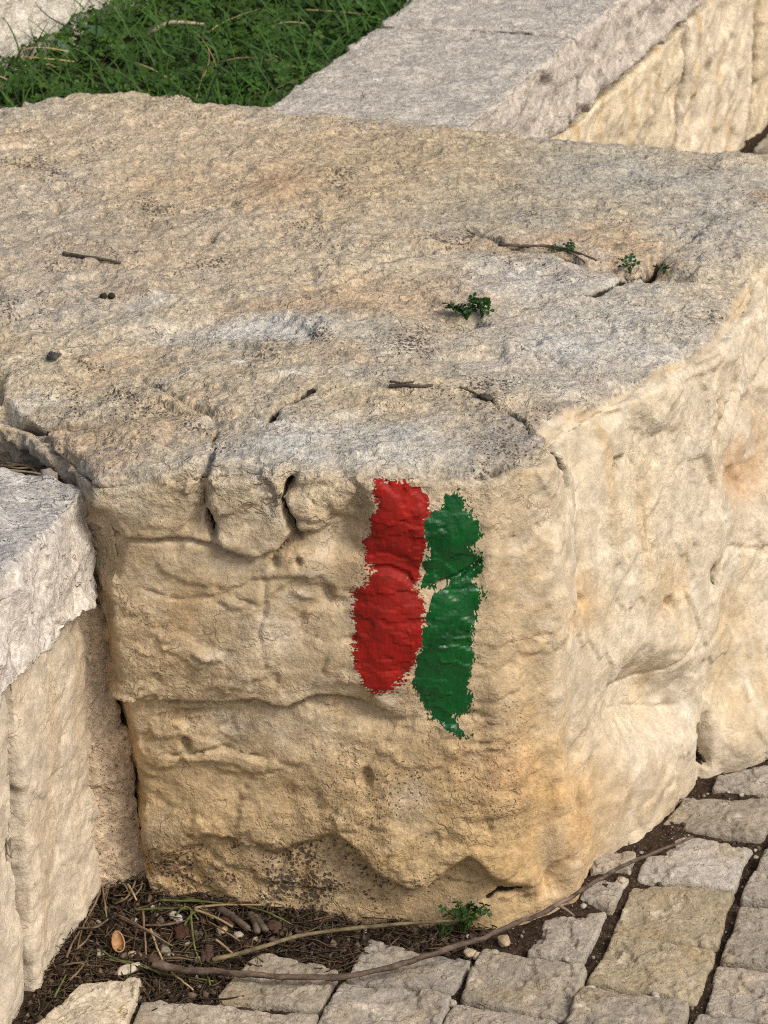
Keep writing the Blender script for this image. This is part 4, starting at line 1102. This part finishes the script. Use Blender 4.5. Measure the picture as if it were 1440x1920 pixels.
# ------------------------------------------------------------------ litter in the corner between wall, boulder and paving
PAVXY = [[at(u, w, 0)[:2] for u, w in cs] for cs in PAV]
FOOT = [(-.224, 2.492), (-.10, 2.478), (0, 2.462), (.10, 2.458), (.150, 2.480), (.190, 2.54), (.24, 2.605), (.305, 2.71), (.40, 2.785), (.52, 2.95), (.58, 3.2), (-.3, 3.5), (-.6, 2.85), (-.32, 2.57)]
def free_soil(x, y, m=0.0):
    ok = poly_sdf(x, y, FOOT) < 0.012
    for q in PAVXY: ok &= poly_sdf(x, y, q) < m
    wall = np.interp(y, [1.9, 2.3, 2.51, 2.511], [-.41, -.318, -.262, -.222])
    return ok & (x > wall)
CORNER = [at(u, w, 0)[:2] for u, w in ((60, 1920), (170, 1660), (215, 1600), (270, 1600), (280, 1690), (520, 1710), (660, 1745), (900, 1735), (880, 1792), (690, 1752), (640, 1810), (480, 1780), (400, 1864), (270, 1872), (262, 1836), (150, 1848))]
def scatter(n, seed, corner):
    r = np.random.default_rng(seed)
    if corner: x, y = r.uniform(-.34, .09, n), r.uniform(2.26, 2.60, n)
    else: x, y = r.uniform(-.36, .62, n), r.uniform(2.1, 2.95, n)
    ok = free_soil(x, y, 0.004)
    if corner: ok &= poly_sdf(x, y, CORNER) > -0.012
    return x[ok], y[ok], r
ICO = []
def ico():
    bm = bmesh.new(); bmesh.ops.create_icosphere(bm, subdivisions=1, radius=1)
    V = np.array([q.co[:] for q in bm.verts]); F = np.array([[w.index for w in q.verts] for q in bm.faces]); bm.free(); return V, F
ICOV, ICOF = ico()
def grit(name, n, seed, corner, smin, smax, cols, label, cat):
    x, y, r = scatter(n, seed, corner); n = len(x)
    s = smin + (smax - smin) * r.random(n) ** 3
    z = soil_z(x, y) + s * 0.25
    sh = s[:, None, None] * (1 + .28 * r.normal(size=(n, len(ICOV), 1))) * ICOV[None] * r.uniform(.55, 1.25, (n, 1, 3))
    V = sh + np.stack([x, y, z], 1)[:, None]
    c = np.array(cols)[r.integers(0, len(cols), n)] * r.uniform(.7, 1.2, (n, 1))
    F = np.arange(n)[:, None, None] * len(ICOV) + ICOF[None]
    o = link(name, mesh_np(name, V.reshape(-1, 3), F.reshape(-1, 3), {'col': np.repeat(c, len(ICOV), 0)}, smooth=False), M_GRIT)
    tag(o, label, cat, kind='stuff')
M_GRIT = attr_material('grit', 0.9, 0.15, 500, .0006)
grit('soil_crumbs', 14000, 21, True, .0008, .0045, [(.035, .022, .014), (.07, .045, .03), (.022, .016, .012), (.10, .07, .05), (.13, .10, .075)], 'dark crumbs of soil and bark in the corner below the boulder', 'soil')
grit('gravel', 7000, 22, False, .0006, .0032, [(.30, .26, .21), (.16, .125, .095), (.42, .38, .32), (.09, .07, .05), (.22, .18, .14), (.06, .045, .035)], 'fine gravel and grit lying in the paving joints', 'gravel')
# broken bits of pine needle, uncountable
def needle_bits(n, seed):
    x, y, r = scatter(n, seed, True); n = len(x)
    L = r.uniform(.008, .034, n); a = r.uniform(0, 6.28, n); ti = r.normal(.05, .16, n)
    d = np.stack([np.cos(a) * np.cos(ti), np.sin(a) * np.cos(ti), np.sin(ti)], 1) * L[:, None]
    c = np.stack([x, y, soil_z(x, y) + .0025 + .004 * r.random(n)], 1)
    bend = r.normal(0, .07, (n, 3)) * L[:, None]
    rad = r.uniform(.0004, .0009, n)
    V = []
    s = np.cross(d, [0, 0, 1.0]); s /= np.linalg.norm(s, axis=1)[:, None]; u = np.cross(s, d); u /= np.linalg.norm(u, axis=1)[:, None]
    for t in (-.5, 0, .5):
        m = c + d * t + bend * (1 - 4 * t * t)
        for j in range(3):
            q = 2.094 * j; V.append(m + rad[:, None] * (math.cos(q) * s + math.sin(q) * u))
    V = np.stack(V, 1)
    q = np.array([(k * 3 + j, k * 3 + (j + 1) % 3, k * 3 + 3 + (j + 1) % 3, k * 3 + 3 + j) for k in range(2) for j in range(3)])
    F = np.arange(n)[:, None, None] * 9 + q[None]
    cols = np.array([(.05, .032, .02), (.085, .055, .033), (.13, .09, .055), (.03, .02, .014), (.06, .055, .03)])[r.integers(0, 5, n)]
    o = link('needle_litter', mesh_np('needle_litter', V.reshape(-1, 3), F.reshape(-1, 4), {'col': np.repeat(cols, 9, 0)}), M_GRIT)
    tag(o, 'mat of short brown pine needle pieces in the corner below the boulder', 'litter', kind='stuff')
needle_bits(4200, 23)
# single pine needles long enough to pick out
M_NB = bark_material('dry_needle', (.09, .06, .036), (.19, .135, .085), 80)
M_NG = bark_material('green_needle', (.05, .07, .018), (.13, .15, .05), 80)
M_NP = bark_material('pale_needle', (.22, .16, .09), (.36, .27, .16), 80)
def gp(u, w, h):
    p = at(u, w, 0.0); p = at(u, w, float(soil_z(np.array([p[0]]), np.array([p[1]]))[0]) + h); return p
GREEN = [[(300, 1688), (370, 1690), (440, 1696), (500, 1698)], [(255, 1706), (310, 1703), (360, 1706), (400, 1722)], [(358, 1706), (360, 1740), (366, 1780), (378, 1808)], [(340, 1684), (400, 1692), (470, 1700)],
         [(460, 1700), (500, 1710), (545, 1732)], [(190, 1782), (220, 1800), (262, 1808), (300, 1826)], [(255, 1810), (310, 1826), (350, 1832), (400, 1840)], [(102, 1870), (112, 1850), (124, 1828)], [(330, 1715), (350, 1700), (372, 1725)], [(345, 1735), (362, 1712), (390, 1705)], [(386, 1825), (392, 1838), (394, 1850)]]
for k, g_ in enumerate(GREEN):
    lay_stick('pine_needle', ranks([mid(q) for q in GREEN])[k] + ' from the left of the green pine needles on the litter below the boulder', 'pine needle', [gp(u, w, .006 + .002 * (j % 2)) for j, (u, w) in enumerate(g_)], .0011, .0007, M_NG, 'green pine needles on the litter', 40 + k, .0005)
BROWN = [[(192, 1662), (175, 1700), (155, 1740), (145, 1780)], [(190, 1650), (196, 1690), (200, 1720)], [(258, 1640), (240, 1680), (215, 1695)], [(145, 1741), (180, 1738), (205, 1722)], [(270, 1735), (310, 1734), (355, 1724)],
         [(220, 1715), (260, 1735), (300, 1755)], [(225, 1722), (270, 1742), (325, 1775)], [(140, 1782), (160, 1765), (172, 1746)], [(268, 1708), (272, 1760), (274, 1790)], [(390, 1728), (420, 1745), (450, 1765)],
         [(118, 1810), (140, 1806), (165, 1804)], [(370, 1700), (390, 1712), (437, 1736)], [(125, 1795), (135, 1770), (150, 1745)], [(195, 1640), (200, 1665), (190, 1695)], [(240, 1690), (262, 1668), (268, 1645)], [(410, 1700), (440, 1720), (470, 1745)], [(130, 1838), (150, 1818), (158, 1808)], [(300, 1800), (330, 1796), (362, 1800)], [(205, 1640), (230, 1655), (245, 1680)]]
for k, g_ in enumerate(BROWN):
    lay_stick('pine_needle', ranks([mid(q) for q in BROWN])[k] + ' from the left of the long dry brown needles in the litter below the boulder', 'pine needle', [gp(u, w, .006 + .003 * (j % 2)) for j, (u, w) in enumerate(g_)], .0011, .0007, M_NB, 'dry brown pine needles in the litter', 60 + k, .0008)
PALE = [[(240, 1658), (248, 1672), (256, 1688)], [(282, 1742), (292, 1770), (307, 1806)], [(365, 1702), (410, 1697), (490, 1697)], [(365, 1706), (400, 1718), (436, 1738)], [(405, 1762), (425, 1778), (440, 1792)], [(322, 1824), (340, 1838), (362, 1856)]]
for k, g_ in enumerate(PALE):
    lay_stick('pine_needle', ranks([mid(q) for q in PALE])[k] + ' from the left of the pale straw-coloured needles on the litter below the boulder', 'pine needle', [gp(u, w, .008) for u, w in g_], .0013, .0008, M_NP, 'pale needles on the litter', 90 + k, .0006)
NEST = [[(0, 892), (40, 890), (100, 896)], [(0, 880), (50, 878), (95, 886)], [(0, 886), (60, 892), (118, 905)], [(10, 874), (50, 880), (70, 892)], [(40, 902), (80, 900), (112, 902)], [(0, 878), (35, 884), (85, 880)], [(118, 880), (117, 895), (119, 910)]]
for k, g_ in enumerate(NEST):
    pts = []
    for j, (u, w) in enumerate(g_): pts.append(at(u, w - 6, .398 + .003 * (j % 2)))
    lay_stick('pine_needle', ranks([q[0][1] for q in NEST])[k] + ' from the top of the dry needles in the gap behind the coping stone', 'pine needle', pts, .0011, .0008, M_NB if k % 2 else M_NP, 'needles in the gap behind the coping stone', 110 + k, .0006)

# ------------------------------------------------------------------ pebbles, husks, shells
def pebble(name, label, cat, pos, size, col, seed, flat=(1, 1, .6), group=None, sub=3, rough=.25):
    bm = bmesh.new(); bmesh.ops.create_icosphere(bm, subdivisions=sub, radius=1)
    V = np.array([q.co[:] for q in bm.verts]); F = np.array([[w.index for w in q.verts] for q in bm.faces]); bm.free()
    fa, _ = facets(V, 1.3, seed)
    V = V * (1 + rough * 1.3 * fbm(V + seed * 3.3, 1.4, 4, 0.6) + rough * .8 * fa)[:, None] * np.array(flat) * size * 0.85
    c = np.array(col)[None] * (1 + .25 * fbm(V / size + seed, 2.0, 3))[:, None]
    o = link(name, mesh_np(name, V, F, {'col': np.clip(c, .01, .8)}), M_GRIT, None, tuple(pos))
    o.rotation_euler[2] = seed * 1.7
    return tag(o, label, cat, group)
WH = (.36, .32, .26)
LITTER_PEB = ((252, 1727, .0045, WH), (326, 1716, .006, WH), (334, 1723, .0055, (.5, .47, .42)), (248, 1790, .005, (.36, .31, .2)), (447, 1754, .006, WH), (352, 1770, .0045, WH), (310, 1782, .006, (.22, .2, .16)), (318, 1793, .005, (.3, .27, .2)),
                                   (416, 1744, .006, (.42, .32, .2)), (286, 1701, .003, WH), (375, 1800, .006, (.3, .26, .2)), (188, 1788, .006, (.34, .31, .24)), (480, 1763, .005, (.3, .27, .17)), (372, 1849, .004, WH), (158, 1811, .005, (.35, .25, .14)), (306, 1778, .005, (.14, .13, .1)))
for k, (u, w, s, c) in enumerate(LITTER_PEB):
    pebble('pebble', ranks([q[0] for q in LITTER_PEB])[k] + ' from the left of the small angular pebbles in the dark litter', 'pebble', gp(u, w, s * .45), s, c, 3 + k, (1, .9, .7), 'pebbles in the litter')
pebble('stone_chip', 'flat white stone chip lying above the pale broken paver at lower left', 'stone', gp(240, 1818, .005), .011, (.50, .45, .36), 30, (1.5, .7, .35))
JOINT_PEB = ((1107, 1852, .0055, (.5, .46, .38)), (895, 1790, .006, (.5, .42, .3)), (880, 1786, .007, (.5, .40, .27)), (894, 1840, .0065, (.48, .36, .24)), (1062, 1794, .004, WH), (1166, 1648, .006, (.42, .37, .29)), (848, 1878, .005, WH), (1282, 1472, .005, (.45, .38, .3)),
                                   (1213, 1548, .0055, (.4, .36, .3)), (1228, 1860, .004, WH), (1230, 1866, .004, (.45, .4, .33)), (1418, 1603, .003, WH), (945, 1763, .008, (.45, .35, .23)), (455, 1912, .0045, WH), (1275, 1490, .004, WH))
for k, (u, w, s, c) in enumerate(JOINT_PEB):
    pebble('pebble', ranks([q[0] for q in JOINT_PEB])[k] + ' from the left of the small pale pebbles in the paving joints', 'pebble', at(u, w, 0.0) + np.array([0, 0, -.004 + s * .4]), s, c, 50 + k, (1, .9, .7), 'pebbles in the paving joints')
pebble('dry_husk', 'round rust-brown husk lying in the middle of the litter', 'husk', gp(345, 1746, .005), .010, (.06, .032, .022), 71, (1.1, .9, .4), rough=.6)
pebble('dry_husk', 'red-brown curled husk in the litter below the green needles', 'husk', gp(425, 1728, .004), .009, (.07, .034, .024), 72, (1.2, .8, .35), rough=.6)
pebble('dry_husk', 'long brown pod lying just above the branch in the litter', 'husk', gp(388, 1786, .005), .012, (.07, .042, .032), 73, (1.5, .5, .3), rough=.5)
pebble('dry_husk', 'small brown bark piece at the thick end of the branch', 'husk', gp(288, 1800, .006), .007, (.085, .052, .04), 74, (1.0, .8, .4), rough=.6)
pebble('dry_husk', 'orange-brown flake at the right end of the litter', 'husk', gp(515, 1738, .004), .010, (.08, .05, .033), 75, (1, .8, .4), rough=.4)
for k, L in enumerate(([(470, 1715), (478, 1730), (482, 1748)], [(478, 1720), (490, 1735), (500, 1746)], [(412, 1706), (440, 1722), (466, 1742)])):
    lay_stick('bark_strip', ('brown strip of bark standing first in the row right of the husks', 'brown strip of bark leaning beside another strip in the litter', 'long grey-brown strip of bark lying diagonally in the litter')[k], 'bark', [gp(u, w, .007) for u, w in L], .0042, .003, M_TWIG, None, 130 + k)
pebble('dirt_clod', 'dark clod of dirt sitting in the corner crack on the boulder top', 'dirt', on_boulder(914, 747, .002)[0], .0060, (.075, .062, .045), 81, (1.3, .8, .6), rough=.4)
for k, (u, w) in enumerate(((194, 558), (210, 558))):
    pebble('seed_pellet', ('left', 'right')[k] + ' one of two dark seed pellets side by side on the boulder top', 'seed', on_boulder(u, w, .002)[0], .0042, (.035, .028, .015), 83 + k, (1, 1, .8), rough=.15)
pebble('dead_leaf', 'small charcoal-coloured dead leaf flake at the left of the boulder top', 'leaf', on_boulder(104, 666, .002)[0], 0.008, (.085, .075, .068), 86, (1.7, .8, .10), rough=.7)
pebble('dirt_clod', 'grey lump of old mortar wedged behind the coping stone', 'dirt', at(92, 898, .405), .012, (.30, .26, .21), 88, (1, .8, .8), rough=.4)
# an open nut shell
def shell(pos):
    n, m = 14, 8; V, F = [], []
    for k in range(m + 1):
        t = k / m * math.pi * .5
        for j in range(n):
            a = 2 * math.pi * j / n
            V.append((.0062 * math.sin(t) * math.cos(a), .011 * math.sin(t) * math.sin(a) * (1 + .15 * math.sin(a)), -.006 * math.cos(t)))
    F = [(k * n + j, k * n + (j + 1) % n, (k + 1) * n + (j + 1) % n, (k + 1) * n + j) for k in range(m) for j in range(n)]
    me = mesh_np('nut_shell', np.array(V), F, {'col': np.tile([(.36, .21, .10)], (len(V), 1))})
    o = link('nut_shell', me, M_GRIT, None, tuple(pos)); o.rotation_euler = (.55, .1, .25)
    s = o.modifiers.new('thickness', 'SOLIDIFY'); s.thickness = .0011; s.offset = -1
    tag(o, 'open oval nut shell, orange-brown inside, lying in the litter', 'nut shell')
shell(gp(222, 1768, .009))
